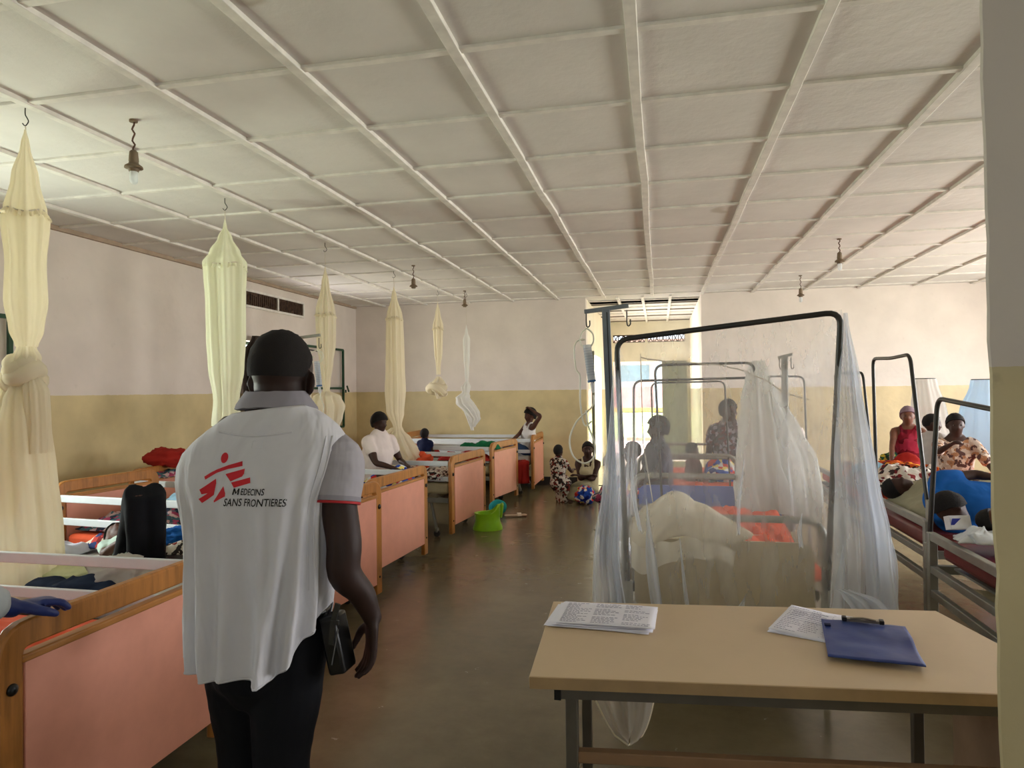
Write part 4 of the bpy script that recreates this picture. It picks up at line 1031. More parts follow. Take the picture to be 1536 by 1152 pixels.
bell('bluish white net at the right edge behind the woman with the child', 3.78, 9.0, 1.66, [(0, .16, .12), (-.02, .16, .12), (-.4, .28, .18), (-.9, .38, .24)], netmat('bluish_net', (205, 228, 246), .10, .5), 2)

# ================================================================= DRIP STANDS
m_pole = plain('blue_grey_paint', (118, 126, 132), .45, .2)
m_clear = netmat('clear_plastic', (238, 242, 246), .30, .5); m_tube = plain('drip_tube', (226, 226, 210), .3)
def drip_stand(label, bx, by, z0, tx, ty, z1, arm, w_=.042, ht=.02, mat=m_pole):
    t = thing('drip_stand', label, 'drip stand', (bx, by, 0))
    a, b_ = V((bx, by, z0)), V((tx, ty, z1)); d = b_-a
    n = MB(); n.sweep([a, a.lerp(b_, .5), b_], w_, .028, (0, 1, 0)); wpart(t, 'pole', n, mat, bevel=.004)
    wpart(t, 'pole_groove', MB().sweep([a+V((.006, -.016, .1)), b_+V((.006, -.016, -.02))], .006, .003, (0, 1, 0)), m_greyd)
    al, ar = arm
    wpart(t, 'crossbar', MB().sweep([b_+V((-al, 0, -.012)), b_+V((ar, 0, .012))], .022, .022, (0, 1, 0)), mat, bevel=.002)
    for x_ in (-al+.01, ar-.01):
        q = b_+V((x_, 0, -.01)); sg = -1 if x_ < 0 else 1
        wpart(t, 'hook', MB().tube([q, q+V((0, 0, -.07)), q+V((.008*sg*sg, 0, -.085)), q+V((.018, 0, -.075)), q+V((.018, 0, -.05))], .0035, 8, smooth=3), m_greyd)
    return t
drip_stand('blue-grey drip stand fixed beside the left post of the net bed', -.23, 3.78, .05, -.272, 3.64, 2.03, (.115, .12))
drip_stand('thin grey drip stand behind the netting, by the middle bed', .90, 5.30, .4, .905, 5.30, 1.83, (.045, .055), .045, mat=m_grey)
drip_stand('grey drip stand half hidden behind the man\'s head', -2.90, 4.98, .3, -2.86, 4.98, 2.05, (.05, .21), .05, mat=m_grey)
wb = thing('wall_bracket', 'thin bent drip arm on the left wall behind the man\'s head', 'bracket', (XL+.02, 9.0, 2.3))
wpart(wb, 'arm', MB().tube([(XL+.02, 8.3, 2.32), (XL+.3, 9.4, 2.22), (XL+.3, 9.45, 2.17)], .01, 8), m_greyd)
cu = thing('curtain', 'dark brown curtain bunched in the window behind the man\'s head', 'curtain', (XL+.10, 8.12, 2.36))
cm = MB(); pleated(cm, [(0.0, .05, .12), (-.25, .07, .30), (-.7, .07, .30), (-1.35, .05, .26)], k=7, seed=2, amp=.1); part('drape', cm, cloth('dark_brown_curtain', (58, 50, 44)), cu)
def burette(label, top, lean, tubes, L=.19, r=.022):
    top = V(top); t = thing('drip_burette', label, 'drip burette', top)
    d = V(lean).normalized(); a = top+V((0, 0, -.09)); b_ = a+d*L
    wpart(t, 'chamber', MB().tube([a, a+d*.004, a+d*(L-.004), b_], [r*.9, r, r, r*.9], 16), m_clear)
    wpart(t, 'fluid', MB().tube([a+d*L*.25, b_-d*.004], r*.86, 14), netmat('saline', (196, 208, 222), .4, .5))
    mk = MB()
    for i in range(11): p = a+d*(L*(.1+.075*i)); mk.tube([p, p+d*.0010], r*1.02, 16)
    wpart(t, 'graduation_marks', mk, plain('mark_blue', (80, 110, 150), .5))
    wpart(t, 'blue_cap', MB().tube([b_, b_+d*.012], r*1.05, 16), plain('blue_plastic_cap', (40, 90, 140), .4))
    wpart(t, 'drip_chamber', MB().tube([b_+d*.012, b_+d*.02, b_+d*.06, b_+d*.07], [.006, .011, .010, .004], 12), m_clear)
    for k_, tb in enumerate(tubes): wpart(t, 'tube', MB().tube([top+V(p) for p in tb], .0045, 8, smooth=5), m_tube)
    return t
burette('graduated drip burette with looped tube on the stand by the net bed', (-.375, 3.64, 1.93), (.12, 0, -1), [
    [(0, 0, .0), (-.03, 0, -.03), (-.035, 0, -.08), (-.02, 0, -.10)], [(0, 0, 0), (.03, 0, -.03), (.035, 0, -.07), (.02, 0, -.1)],
    [(-.01, 0, -.06), (-.055, 0, -.07), (-.07, 0, -.12), (-.06, 0, -.22), (-.04, 0, -.26), (-.04, 0, -.4), (-.02, 0, -.52), (.02, 0, -.5)],
    [(.032, 0, -.36), (.025, 0, -.42), (-.06, 0, -.50), (-.10, 0, -.60), (-.08, 0, -.69), (-.02, 0, -.725), (.03, 0, -.69), (.035, 0, -.62), (.0, 0, -.52), (-.01, 0, -.44)]])
burette('drip burette with loops hanging right of the man\'s head', (-2.67, 4.96, 1.94), (.10, 0, -1), [
    [(0, 0, .0), (-.045, 0, -.02), (-.05, 0, -.07), (-.03, 0, -.10)], [(0, 0, 0), (.045, 0, -.02), (.055, 0, -.06), (.03, 0, -.1)], [(0, 0, .0), (.03, 0, -.03), (.04, 0, -.07), (.02, 0, -.1)],
    [(-.02, 0, -.05), (-.055, 0, -.08), (-.05, 0, -.18), (-.04, 0, -.25), (-.055, 0, -.36), (-.05, 0, -.47), (.0, 0, -.52)],
    [(.028, 0, -.34), (.03, 0, -.38), (.055, 0, -.44), (.05, 0, -.52)]])

# ================================================================= DESK
m_top = plain('beige_desk_laminate', (196, 172, 138), .32, var=.05, vscale=3, bmp=.04); m_edge = plain('desk_edge_band', (150, 124, 88), .55, var=.15)
m_leg = plain('desk_steel', (84, 78, 68), .45, .2)
dk = thing('desk', 'worn beige desk in the right foreground', 'desk', (0, 0, 0))
FL, FR, BR2, BL2 = V((-.387, 1.972, .755)), V((1.15, 2.125, .755)), V((1.005, 2.83, .755)), V((-.425, 2.69, .755))
tp = MB(); tp.poly([FL, FR, BR2, BL2], (0, 0, -.034)); wpart(dk, 'desktop', tp, [m_top], bevel=.003)
ft = (FR-FL).normalized(); bk_ = V((-ft.y, ft.x, 0))
eb = MB().sweep([FL+V((.002, 0, -.017))-bk_*.003, FR-bk_*.003+V((0, 0, -.017))], .033, .006, bk_); wpart(dk, 'edge_band', eb, m_edge)
wpart(dk, 'apron', MB().sweep([FL+ft*.09+bk_*.03+V((0, 0, -.052)), FR+bk_*.03+V((0, 0, -.052))], .035, .03, bk_), m_leg)
wpart(dk, 'apron', MB().sweep([BL2+ft*.09-bk_*.05+V((0, 0, -.052)), BR2-bk_*.05+V((0, 0, -.052))], .035, .03, bk_), m_leg)
for c_ in (FL+ft*.125+bk_*.035, FR-ft*.10+bk_*.035, BL2+ft*.13-bk_*.06, BR2-ft*.10-bk_*.06):
    wpart(dk, 'leg', MB().box((c_.x, c_.y, .35), (.036, .036, .70)), m_leg, bevel=.003)
wpart(dk, 'foot_rail', MB().sweep([FL+ft*.14+bk_*.04+V((0, 0, -.245)), FR-ft*.1+bk_*.04+V((0, 0, -.245))], .035, .03, bk_), plain('brown_rail', (130, 100, 72), .5), bevel=.003)
wpart(dk, 'end_cap', MB().box(FL+ft*.085+bk_*.03+V((0, 0, -.055)), (.02, .035, .035)), m_black)
wpart(dk, 'side_panel', MB().box((1.03, 2.45, .40), (.05, .5, .58)), plain('desk_board', (150, 124, 100), .6), bevel=.004)
# papers with ruled handwriting
m_paper = plain('white_paper', (224, 222, 232), .7, var=.03, bmp=.02); m_ink = plain('ink_lines', (92, 92, 130), .7, bmp=0)
def rot2(p, o, a): return V((o[0]+p[0]*cos(a)-p[1]*sin(a), o[1]+p[0]*sin(a)+p[1]*cos(a), 0))
def paper_stack(label, o, a, sheets, sz, ink_seed, table=False, lift=0):
    t = thing('paper_stack', label, 'papers', (o[0], o[1], .756)); random.seed(ink_seed)
    for i in range(sheets):
        w2, h2 = sz; da = random.uniform(-.06, .06); dx, dy = random.uniform(-.012, .012)-.006*(sheets-i), random.uniform(-.006, .006)
        z = .757+.0022*i
        def fn(u, v, z=z, da=da, dx=dx, dy=dy, i=i):
            p = rot2(((u-.5)*w2+dx, (v-.5)*h2+dy), o, a+da*(i < sheets-1)); return (p.x, p.y, z+.004*sin(u*3.3+i)*(i > 1)+lift*max(0, u-.6)*.03*(1-v)+.0012*i*(1-u))
        sh = wpart(t, 'sheet', MB().grid(fn, 12, 8), m_paper, solid=.0006)
    ln = MB()
    for r_ in range(15):
        v = .93-.06*r_
        for cc_ in range(3):
            if random.random() < .12: continue
            x0_ = .05+.31*cc_; L_ = random.uniform(.12, .27)
            x_ = x0_
            while x_ < x0_+L_:
                wd = random.uniform(.015, .045)
                p1 = fn(x_, v); p2 = fn(min(x_+wd, .97), v)
                ln.sweep([V(p1)+V((0, 0, .0012)), V(p2)+V((0, 0, .0012))], random.uniform(.0016, .0030), .0004, (0, 0, 1)); x_ += wd+.012
    if table:
        for r_ in range(6): ln.sweep([V(fn(.1, .5+.07*r_))+V((0, 0, .0012)), V(fn(.6, .5+.07*r_))+V((0, 0, .0012))], .001, .0004, (0, 0, 1))
    wpart(t, 'writing', ln, m_ink, smooth=False); return t
paper_stack('fanned stack of handwritten sheets at the left end of the desk', (-.195, 2.515), -.04, 6, (.355, .245), 3)
paper_stack('loose white forms partly under the blue clipboard', (.53, 2.57), -.42, 3, (.23, .31), 5, True)
cb = thing('clipboard', 'blue clipboard with a worn steel clip on the desk', 'clipboard', (.655, 2.405, .772), -.16)
m_cbl = plain('blue_clipboard_vinyl', (44, 64, 128), .42, var=.15, bmp=.5, bscale=9)
def cbf(u, v): return ((u-.5)*.262, (v-.5)*.355, .004*sin(v*9+u*2)*u+.006*(u*v)+.003*noise.noise(V((u*5, v*6, 1))))
part('cover', MB().grid(cbf, 24, 24), m_cbl, cb, solid=.005)
part('dark_corner_patch', MB().box((-.115, .105, .006), (.02, .02, .004)), m_navy, cb)
part('clip', MB().box((0, .165, .014), (.125, .022, .010)).tube([(-.04, .155, .02), (0, .15, .026), (.04, .155, .02)], .004, 8, smooth=3), plain('worn_steel', (140, 132, 118), .35, .8), cb, bevel=.003)
part('clip_ends', MB().box((-.058, .165, .015), (.016, .026, .014)).box((.058, .165, .015), (.016, .026, .014)), m_black, cb, bevel=.003)
random.seed(11)

# ================================================================= SMALL FLOOR THINGS
pt = thing('potty', 'lime green child potty on the floor by the second footboard', 'potty', (-1.96, 7.62, 0), .3)
rs = []
for z, r, k_ in ((0, .15, 1), (.02, .15, 1), (.10, .125, 1), (.17, .13, 1), (.19, .135, 1), (.185, .115, .9), (.08, .09, .85), (.05, .04, .8)):
    ring = []
    for a in range(28):
        t = 2*pi*a/28; up_ = .10*max(0, cos(t))**2 if z > .12 else 0
        ring.append((r*1.15*cos(t)*k_, r*sin(t), z+up_))
    rs.append(ring)
part('bowl', MB().rings(rs, True), plain('lime_plastic', (150, 214, 40), .35, bmp=0), pt)
part('back_handle', MB().tube([(.15, -.06, .14), (.17, -.05, .27), (.17, .05, .27), (.15, .06, .14)], .014, 8, smooth=3), plain('lime_plastic', (150, 214, 40), .35, bmp=0), pt)
sn = thing('sandal', 'pale sandal lying on the floor near the potty', 'shoe', (-1.80, 8.4, 0), .4)
part('sole', MB().limb([(-.1, 0, .02), (0, 0, .016), (.11, 0, .02)], [(.035, .014), (.03, .014), (.042, .014)], 14, 3, up=(0, 1, 0)), plain('tan_sole', (200, 176, 150), .7), sn)
part('strap', MB().sweep(arc_path([(.05, -.045, .015), (.05, -.03, .045), (.05, .03, .045), (.05, .045, .015)], .02), .006, .05, (1, 0, 0)), plain('tan_strap', (222, 206, 188), .7), sn)
bs = thing('bag', 'teal cloth bag on the floor under the bed behind the potty', 'bag', (-2.06, 8.55, 0)); part('bag_body', MB().ell((0, 0, .09), (.12, .14, .1)), m_teal if 'm_teal' in globals() else cloth('teal_cloth', (30, 150, 150)), bs, disp=.03, dscale=.1)

# ================================================================= THE MAN IN THE VEST (hero)
m_vest = cloth('vest_cotton', (204, 203, 208), .03, 5, .8); m_polo = cloth('grey_polo_knit', (142, 138, 146), .05); m_polos = cloth('polo_sleeve', (166, 162, 168), .05)
MX, MY = -1.20, 1.90
man = thing('person', 'man seen from behind in a white vest with a red logo, black trousers', 'person', (MX, MY, 0))
hd = V((-1.163, 1.945, 1.655)); fdir = V((.05, 1, -.08)); upd = V((.02, 0, 1))
mb = MB(); sx = V((1, .02, 0))
mb.limb([(MX, MY, .90), (MX-.005, MY, 1.05), (MX-.01, MY-.01, 1.22), (MX-.01, MY, 1.36), (MX+.0, MY+.01, 1.45), (MX+.02, MY+.02, 1.50)], [(.16, .12), (.18, .13), (.20, .125), (.215, .12), (.19, .085), (.10, .07)], 22, 3, up=sx)
mb.limb([(MX+.02, MY+.02, 1.44), (MX+.033, MY+.035, 1.54), (MX+.037, MY+.045, 1.62)], [(.088, .080), (.083, .078), (.084, .078)], 20, 3, up=sx)
for z_, rr_ in ((1.585, .080), (1.615, .0815)): mb.ell((MX+.036, MY+.028, z_), (rr_, .070, .0165), None, 20, 8)
R_ = frame_rot(fdir, upd)
mb.ell(hd+R_ @ V((0, -.008, .024)), (.090, .104, .100), R_, 28, 18); mb.ell(hd+R_ @ V((0, -.004, -.035)), (.083, .088, .088), R_, 24, 14)
mb.ell(hd+R_ @ V((0, .045, -.085)), (.042, .045, .035), R_, 14, 10); mb.ell(hd+R_ @ V((0, .085, .03)), (.055, .018, .012), R_, 12, 8)
mb.limb([hd+R_ @ V((0, .09, .015)), hd+R_ @ V((0, .11, -.02))], [.010, .017], 10, 2)
mb.ell(hd+R_ @ V((0, .092, -.055)), (.03, .015, .014), R_, 12, 8)
for q in (-1, 1):   # ears: shell with a rim
    e0 = hd+R_ @ V((q*.100, -.002, -.024)); Re = R_ @ Matrix.Rotation(q*.95, 3, 'Z')
    mb.ell(e0, (.010, .026, .038), Re, 12, 10)
    mb.tube([e0+Re @ V((0, .006*0+.020*cos(a), .034*sin(a))) for a in [(-1.2+i*.55) for i in range(8)]], .005, 8)
shR, elR, wrR = V((-.968, 1.90, 1.395)), V((-.918, 1.86, 1.115)), V((-.862, 1.93, .915))
shL, elL, wrL = V((-1.40, 1.94, 1.36)), V((-1.475, 2.0, 1.10)), V((-1.40, 2.16, .92))
mb.limb([(-1.02, 1.89, 1.42), shR, shR.lerp(elR, .5), elR+V((0, 0, .04)), elR-V((0, 0, .05)), elR.lerp(wrR, .6), wrR], [.050, .056, .054, .052, .050, .040, .029], 18, 4)
mb.limb([(-1.38, 1.90, 1.42), shL, shL.lerp(elL, .5), elL+V((0, 0, .04)), elL-V((0, -.02, .05)), elL.lerp(wrL, .6), wrL], [.06, .066, .058, .052, .052, .042, .030], 18, 4)
hand(mb, wrR, (-.04, .0, -1), (-.8, -.6, 0), (-.6, .8, .0), 1.15, .26); hand(mb, wrL, (.1, .5, -.8), (1, 0, 0), (0, 1, .3), 1.0, .5)
for q, yk in ((-1, 1.93), (1, 1.86)):
    mb.limb([(MX+q*.09-.005, MY, .90), (MX+q*.095-.01, (MY+yk)/2, .70), (MX+q*.09-.01, yk, .48), (MX+q*.09, yk-.02, .28), (MX+q*.09, yk-.03, .09)], [.09, .085, .062, .055, .04], 14, 3)
wpart(man, 'body', mb, skin('very_dark_skin', (46, 29, 24)), remesh=.0065, smo=3)
wpart(man, 'hair', hair_mesh(hd+R_ @ V((0, -.003, .002)), fdir, upd, 1.11, .0085, .07, -.012), plain('shaved_black_hair', (24, 19, 18), .95, bmp=.4, bscale=220))
tr = MB()
tr.limb([(MX, MY, .98), (MX, MY, .88), (MX, MY-.005, .80)], [(.185, .135), (.195, .145), (.185, .14)], 24, 3, up=sx)
for q, yk in ((-1, 1.93), (1, 1.86)):
    tr.limb([(MX+q*.085-.005, MY, .86), (MX+q*.088-.012, (MY+yk)/2, .68), (MX+q*.085-.015, yk, .48), (MX+q*.085, yk-.02, .28), (MX+q*.087, yk-.03, .07)], [(.108, .12), (.10, .108), .082, .075, .068], 20, 4)
wpart(man, 'trousers', tr, m_dk, remesh=.008, smo=3, disp=.012, dscale=.12)
wpart(man, 'belt', MB().tube([(MX+.197*cos(a*pi/14), MY+.148*sin(a*pi/14), .935) for a in range(29)], (.006), 8, flat=1), m_black)
for q, yk in ((-1, 1.93), (1, 1.86)):
    wpart(man, 'shoe', MB().limb([(MX+q*.09, yk-.07, .045), (MX+q*.09, yk+.03, .05), (MX+q*.095, yk+.17, .035)], [(.04, .04), (.046, .042), (.045, .03)], 16, 3, up=sx), m_black)
# vest: closed-back cotton shell with drape folds
def vprof(z):
    T = [(.72, .188, .150, -.004), (.80, .198, .156, -.002), (.90, .206, .158, .0), (1.00, .218, .156, .0), (1.10, .230, .152, -.003), (1.20, .242, .150, -.008), (1.28, .254, .148, -.014), (1.35, .268, .142, -.016), (1.40, .276, .134, -.012), (1.44, .268, .122, -.006), (1.475, .238, .110, .002), (1.505, .196, .102, .012), (1.53, .152, .096, .020), (1.55, .118, .092, .028)]
    for i in range(len(T)-1):
        if z <= T[i+1][0] or i == len(T)-2:
            a, b_ = T[i], T[i+1]; t = max(0, min(1, (z-a[0])/(b_[0]-a[0]))); return [a[k]*(1-t)+b_[k]*t for k in (1, 2, 3)]
NV, NT = 90, 180
def vpt(i, j):
    a = 2*pi*j/NT; ca, sa = cos(a), sin(a)   # a = -pi/2 is the back
    lo = .775+.004*sin(a*3)+.17*max(0, ca-.45)**1.3/.46+.05*max(0, -ca-.3)**1.5/.6+.05*max(0, sa)
    v = (i/NV)**.94; z = lo*(1-v)+1.55*v
    if sa < 0: z -= .0
    w_, d_, ox = vprof(z); e = .80
    x = w_*math.copysign(abs(ca)**e, ca); y = d_*math.copysign(abs(sa)**e, sa)
    drape = max(0, min(1, (1.42-z)/.5))
    f = 0
    for (a0, k_, sg, sl, wd) in ((-1.95, .017, 1, .25, .10), (-1.62, .012, 1, -.05, .08), (-2.35, .013, 1, .35, .09), (-1.05, .012, 1, -.45, .09), (-.75, .013, 1, -.3, .08), (-1.32, .009, 1, .18, .07), (-2.65, .010, 1, .1, .08), (-.45, .010, 1, 0, .08), (1.0, .012, 1, .2, .12), (1.8, .012, 1, 0, .12), (2.5, .012, 1, 0, .12)):
        da = a if a <= pi else a-2*pi
        c_ = a0+sl*(1.2-z); f += k_*math.exp(-((da-c_)/wd)**2)
    f = f*3.4*drape + .010*noise.noise(V((x*6, z*2.2, 5)))*(.3+drape) + .005*noise.noise(V((x*16, z*6, 5+sa)))
    f += .012*math.exp(-((z-(1.27+.25*(x+.1)))/.05)**2)*(sa < -.3)*max(0, (x+.05)*3)
    n_ = V((ca*.9, sa, 0)).normalized()
    flare = .0
    if z < .80: flare = .006*sin(a*14)*(1-(z-.74)/.06)
    p = V((MX+ox+x, MY-.004+y, z)) + n_*(f-.004+flare)
    # shoulders slope down
    p.z += .11*x*max(0, min(1, (z-1.15)/.25))
    return p
vb = MB(); vb.rings([[vpt(i, j) for j in range(NT)] for i in range(NV+1)], cap=False)
vest = wpart(man, 'vest', vb, m_vest, ang=180, solid=.003)
bv = BVHTree.FromPolygons([p+V(man.location) for p in vb.v], [list(f) for f in vb.f])
hem = MB(); hem.tube([vpt(0, j)+V((0, 0, .004)) for j in range(NT)]+[vpt(0, 0)+V((0, 0, .004))], .0032, 8); wpart(man, 'vest_hem', hem, m_vest)
def onvest(x, z, off=.004, y0=1.4):
    h_, n_, i_, d_ = bv.ray_cast(V((x, y0, z)), V((0, 1, 0)))
    return (h_+n_*0+V((0, -off, 0))) if h_ else V((x, MY-.1, z))
arm = [(-.912, 1.475), (-.922, 1.43), (-.938, 1.375), (-.954, 1.33), (-.968, 1.28), (-.975, 1.22), (-.975, 1.15), (-.972, 1.09), (-.972, 1.03)]
def camvest(x, z, off):
    q = V((x, 1.79, z)); d_ = (q-CAM).normalized(); h_, n_, i_, t_ = bv.ray_cast(CAM, d_)
    return h_-d_*off if h_ and (h_-q).length < .09 else None
for dx, o_ in ((-.004, .003), (-.024, .002)):
    ps = [p for p in (camvest(x+dx, z, o_) for x, z in arm) if p is not None]
    if len(ps) > 2: wpart(man, 'armhole_seam', MB().tube(ps, .0035 if dx > -.01 else .0018, 8, smooth=4), m_vest)
wpart(man, 'neck_seam', MB().tube([onvest(-1.29+.24*i/12, 1.487-.012*sin(pi*i/12), .002) for i in range(13)], .0035, 8, smooth=2), m_vest)
# polo: sleeve with red tipped cuff, collar
sl = MB(); sd_ = (elR-shR).normalized()
p0, p1, p2 = V((-.985, 1.925, 1.425)), V((-.950, 1.905, 1.392)), shR.lerp(elR, .44)+V((-.004, -.004, 0))
sl.limb([p0, p1, p1.lerp(p2, .5)], [.060, .073, .0725], 20, 4); sl.tube([p1.lerp(p2, .35), p1.lerp(p2, .6), p2], [.074, .072, .069], 24, smooth=3)
wpart(man, 'polo_sleeve', sl, m_polos, remesh=.006, smo=2, disp=.010, dscale=.07)
d2 = (p2-p1).normalized()
wpart(man, 'cuff', MB().tube([p2-d2*.016, p2-d2*.002], .071, 28), m_polo); wpart(man, 'cuff_stripe', MB().tube([p2-d2*.001, p2+d2*.006], .071, 28), plain('cuff_red', (170, 30, 36), .7))
sl = MB(); p0, p1, p2 = V((-1.38, 1.94, 1.41)), V((-1.43, 1.95, 1.36)), shL.lerp(elL, .5)
sl.limb([p0, p1, p1.lerp(p2, .5), p2], [.05, .062, .066, .062], 20, 4); wpart(man, 'polo_sleeve', sl, m_polos, remesh=.007, smo=2)
cl_ = MB(); rs = []
for (r_, z0, dz, th_) in ((.087, 1.604, .0, 0), (.096, 1.606, .0, 0), (.126, 1.572, .008, 0), (.131, 1.560, .010, 0), (.122, 1.556, .010, 0), (.085, 1.590, .0, 0)):
    rs.append([(MX+.03+r_*1.0*cos(a*pi/24), MY+.02+r_*.86*sin(a*pi/24), z0-dz*abs(cos(a*pi/24))-.028*max(0, sin(a*pi/24))+.003*noise.noise(V((cos(a*pi/24)*3, sin(a*pi/24)*3, z0*20)))) for a in range(48)])
cl_.rings(rs+[rs[0]], cap=False); wpart(man, 'collar', cl_, m_polo)
# radio pouch
wpart(man, 'pouch', MB().box((-.955, 1.885, .85), (.055, .085, .17), Matrix.Rotation(-.22, 3, 'Y')), m_black, bevel=.01)
wpart(man, 'pouch_strap', MB().sweep([(-.93, 1.84, .98), (-.945, 1.838, .92), (-.95, 1.836, .86)], .016, .006, (0, 1, 0)).box((-.938, 1.838, .925), (.024, .01, .012)), m_greyd)
wpart(man, 'pouch_zip', MB().tube([(-.93, 1.84, .905), (-.95, 1.838, .80)], .002, 6), plain('zip_steel', (150, 150, 150), .3, .8))
# logo printed on the back
m_logo = plain('logo_red', (196, 32, 44), .75, bmp=0, var=.04); m_txt = plain('logo_black', (26, 24, 26), .8, bmp=0)
# traced outline units: x right, y down, origin on the head of the running figure
def LP(px, py): return (-1.241+(px-333)*.00202, 1.410-(py-690)*.00205)
def shape(pts, mat, nm, dens=9):
    bm = bmesh.new(); vs = [bm.verts.new((LP(376-(376-p[0])*1.10, p[1])[0], 0, LP(0, p[1]+1.5)[1])) for p in pts]; bm.faces.new(vs)
    bmesh.ops.triangulate(bm, faces=bm.faces[:]); 
    for _ in range(3): bmesh.ops.subdivide_edges(bm, edges=[e for e in bm.edges if e.calc_length() > .008], cuts=1, use_grid_fill=True)
    bmesh.ops.triangulate(bm, faces=bm.faces[:])
    mbx = MB(); mbx.v = [onvest(v.co.x, v.co.z, .0024) for v in bm.verts]; bm.verts.index_update(); mbx.f = [tuple(v.index for v in f.verts) for f in bm.faces]; bm.free()
    return wpart(man, nm, mbx, mat, smooth=False)
def circ(cx, cy, r): return [(cx+r*cos(i*pi/12), cy+r*sin(i*pi/12)) for i in range(24)]
shape([(332.3+5.8*cos(i*pi/12), 687.7+7.4*sin(i*pi/12)) for i in range(24)], m_logo, 'logo_figure')
shape([(304, 714.6), (313, 709), (323, 704), (341, 697.5), (361, 691.7), (362, 698.5), (341, 703), (323, 709), (306, 719)], m_logo, 'logo_figure')
shape([(338, 710), (366, 702), (365.5, 709), (363, 713), (347, 720)], m_logo, 'logo_figure')
shape([(348, 721.5), (375.4, 713.8), (376.5, 721.5), (352.5, 728.8)], m_logo, 'logo_figure')
shape([(299, 733), (323, 717), (324, 723), (321, 740), (304.6, 751.7), (299.4, 746), (311, 738), (302.5, 739.6)], m_logo, 'logo_figure')
shape([(321, 748.5), (337, 726.7), (341, 737), (341, 741), (331.7, 745.4), (321.5, 750.6)], m_logo, 'logo_figure')
def text(body, x0, z0, size, wid, shear, nm):
    cu_ = bpy.data.curves.new('t', 'FONT'); cu_.body = body; cu_.size = 1; cu_.shear = shear; cu_.offset = .014; cu_.resolution_u = 3
    to = bpy.data.objects.new('t', cu_); COL.objects.link(to); dg = bpy.context.evaluated_depsgraph_get()
    me = bpy.data.meshes.new_from_object(to.evaluated_get(dg)); bpy.data.objects.remove(to)
    xs = [v.co.x for v in me.vertices]; sx_ = wid/(max(xs)-min(xs)); bm = bmesh.new(); bm.from_mesh(me); bmesh.ops.triangulate(bm, faces=bm.faces[:])
    bm.verts.index_update()
    mbx = MB(); mbx.v = [onvest(x0+(v.co.x-min(xs))*sx_, z0+v.co.y*size+(v.co.x)*sx_*.0, .0026) for v in bm.verts]; mbx.f = [tuple(v.index for v in f.verts) for f in bm.faces]; bm.free()
    return wpart(man, nm, mbx, m_txt, smooth=False)
mm = MB(); M_ = []
for q_ in ([(348.2, 740), (350.4, 740), (352.3, 731), (350.1, 731)], [(350.4, 731), (352.5, 731), (354.4, 737.4), (353.0, 739)], [(353.0, 739), (354.8, 737.2), (359.4, 731), (357.4, 731)], [(355.8, 740), (358.0, 740), (359.6, 731), (357.4, 731)]):
    k_ = len(mm.v); mm.v += [onvest(*LP(*p_), .0026) for p_ in q_]; mm.f.append((k_, k_+1, k_+2, k_+3))
wpart(man, 'logo_letter', mm, m_txt, smooth=False)
x_, z_ = LP(360.8, 740); text('EDECINS', x_, z_, .0265, .0755, .22, 'logo_text')
x_, z_ = LP(336, 755.5); text('SANS FRONTIERES', x_, z_, .0305, .190, .22, 'logo_text')
# small stitched tab under the collar
tb = MB()
for a_, b_ in (((-1.165, 1.44), (-1.13, 1.44)), ((-1.13, 1.44), (-1.13, 1.462)), ((-1.13, 1.462), (-1.165, 1.462)), ((-1.165, 1.462), (-1.165, 1.44))): tb.tube([onvest(*a_, .002), onvest(*b_, .002)], .001, 6)
wpart(man, 'stitched_tab', tb, m_vest)

# ================================================================= NURSE AT THE LEFT EDGE
m_coat = cloth('white_coat', (206, 214, 222), .03); m_glove = plain('blue_nitrile', (40, 54, 118), .38, bmp=.3, bscale=50)
J = dict(base=(-2.30, 1.42, 0), pel=(-2.32, 1.40, .95), chest=(-2.30, 1.42, 1.24), neck=(-2.30, 1.43, 1.46), head=(-2.29, 1.46, 1.62), shL=(-2.34, 1.62, 1.40), elL=(-2.0, 1.60, 1.20), wrL=(-1.93, 1.52, 1.0),
         shR=(-2.28, 1.24, 1.40), elR=(-1.93, 1.30, 1.14), wrR=(-1.83, 1.53, 1.0), knL=(-2.32, 1.50, .5), anL=(-2.32, 1.50, .09), knR=(-2.30, 1.32, .5), anR=(-2.30, 1.32, .09))
J['elR'] = (-2.06, 1.34, 1.17); J['wrR'] = (-1.99, 1.62, .995); J['wrL'] = (-2.35, 1.85, .98); J['elL'] = (-2.40, 1.75, 1.2)
nu = person('person in a white coat resting a blue gloved hand on the footboard', J, SK1, 1.0, m_coat, 1.9, m_coat, face=(1, .4, 0), hair='short', handR=None, nohand='R', vox=.009, girth=.9)
gl = MB(); gp = V((-1.965, 1.725, .945))
hand(gl, gp, (.25, 1, -.03), (.05, .05, -1), (1, -.3, 0), 1.0, .30, .30, 1.35); gl.limb([gp-V((.03, .12, -.06)), gp], [.040, .030], 14, 2)
wpart(nu, 'blue_glove', gl, m_glove, remesh=.005, smo=2)
cf = MB(); cf.limb([(-2.04, 1.42, 1.12), (-2.01, 1.54, 1.05), (-1.985, 1.66, .975)], [.080, .074, .062], 16, 4); wpart(nu, 'coat_cuff', cf, m_coat, remesh=.007, smo=2, disp=.012, dscale=.06)

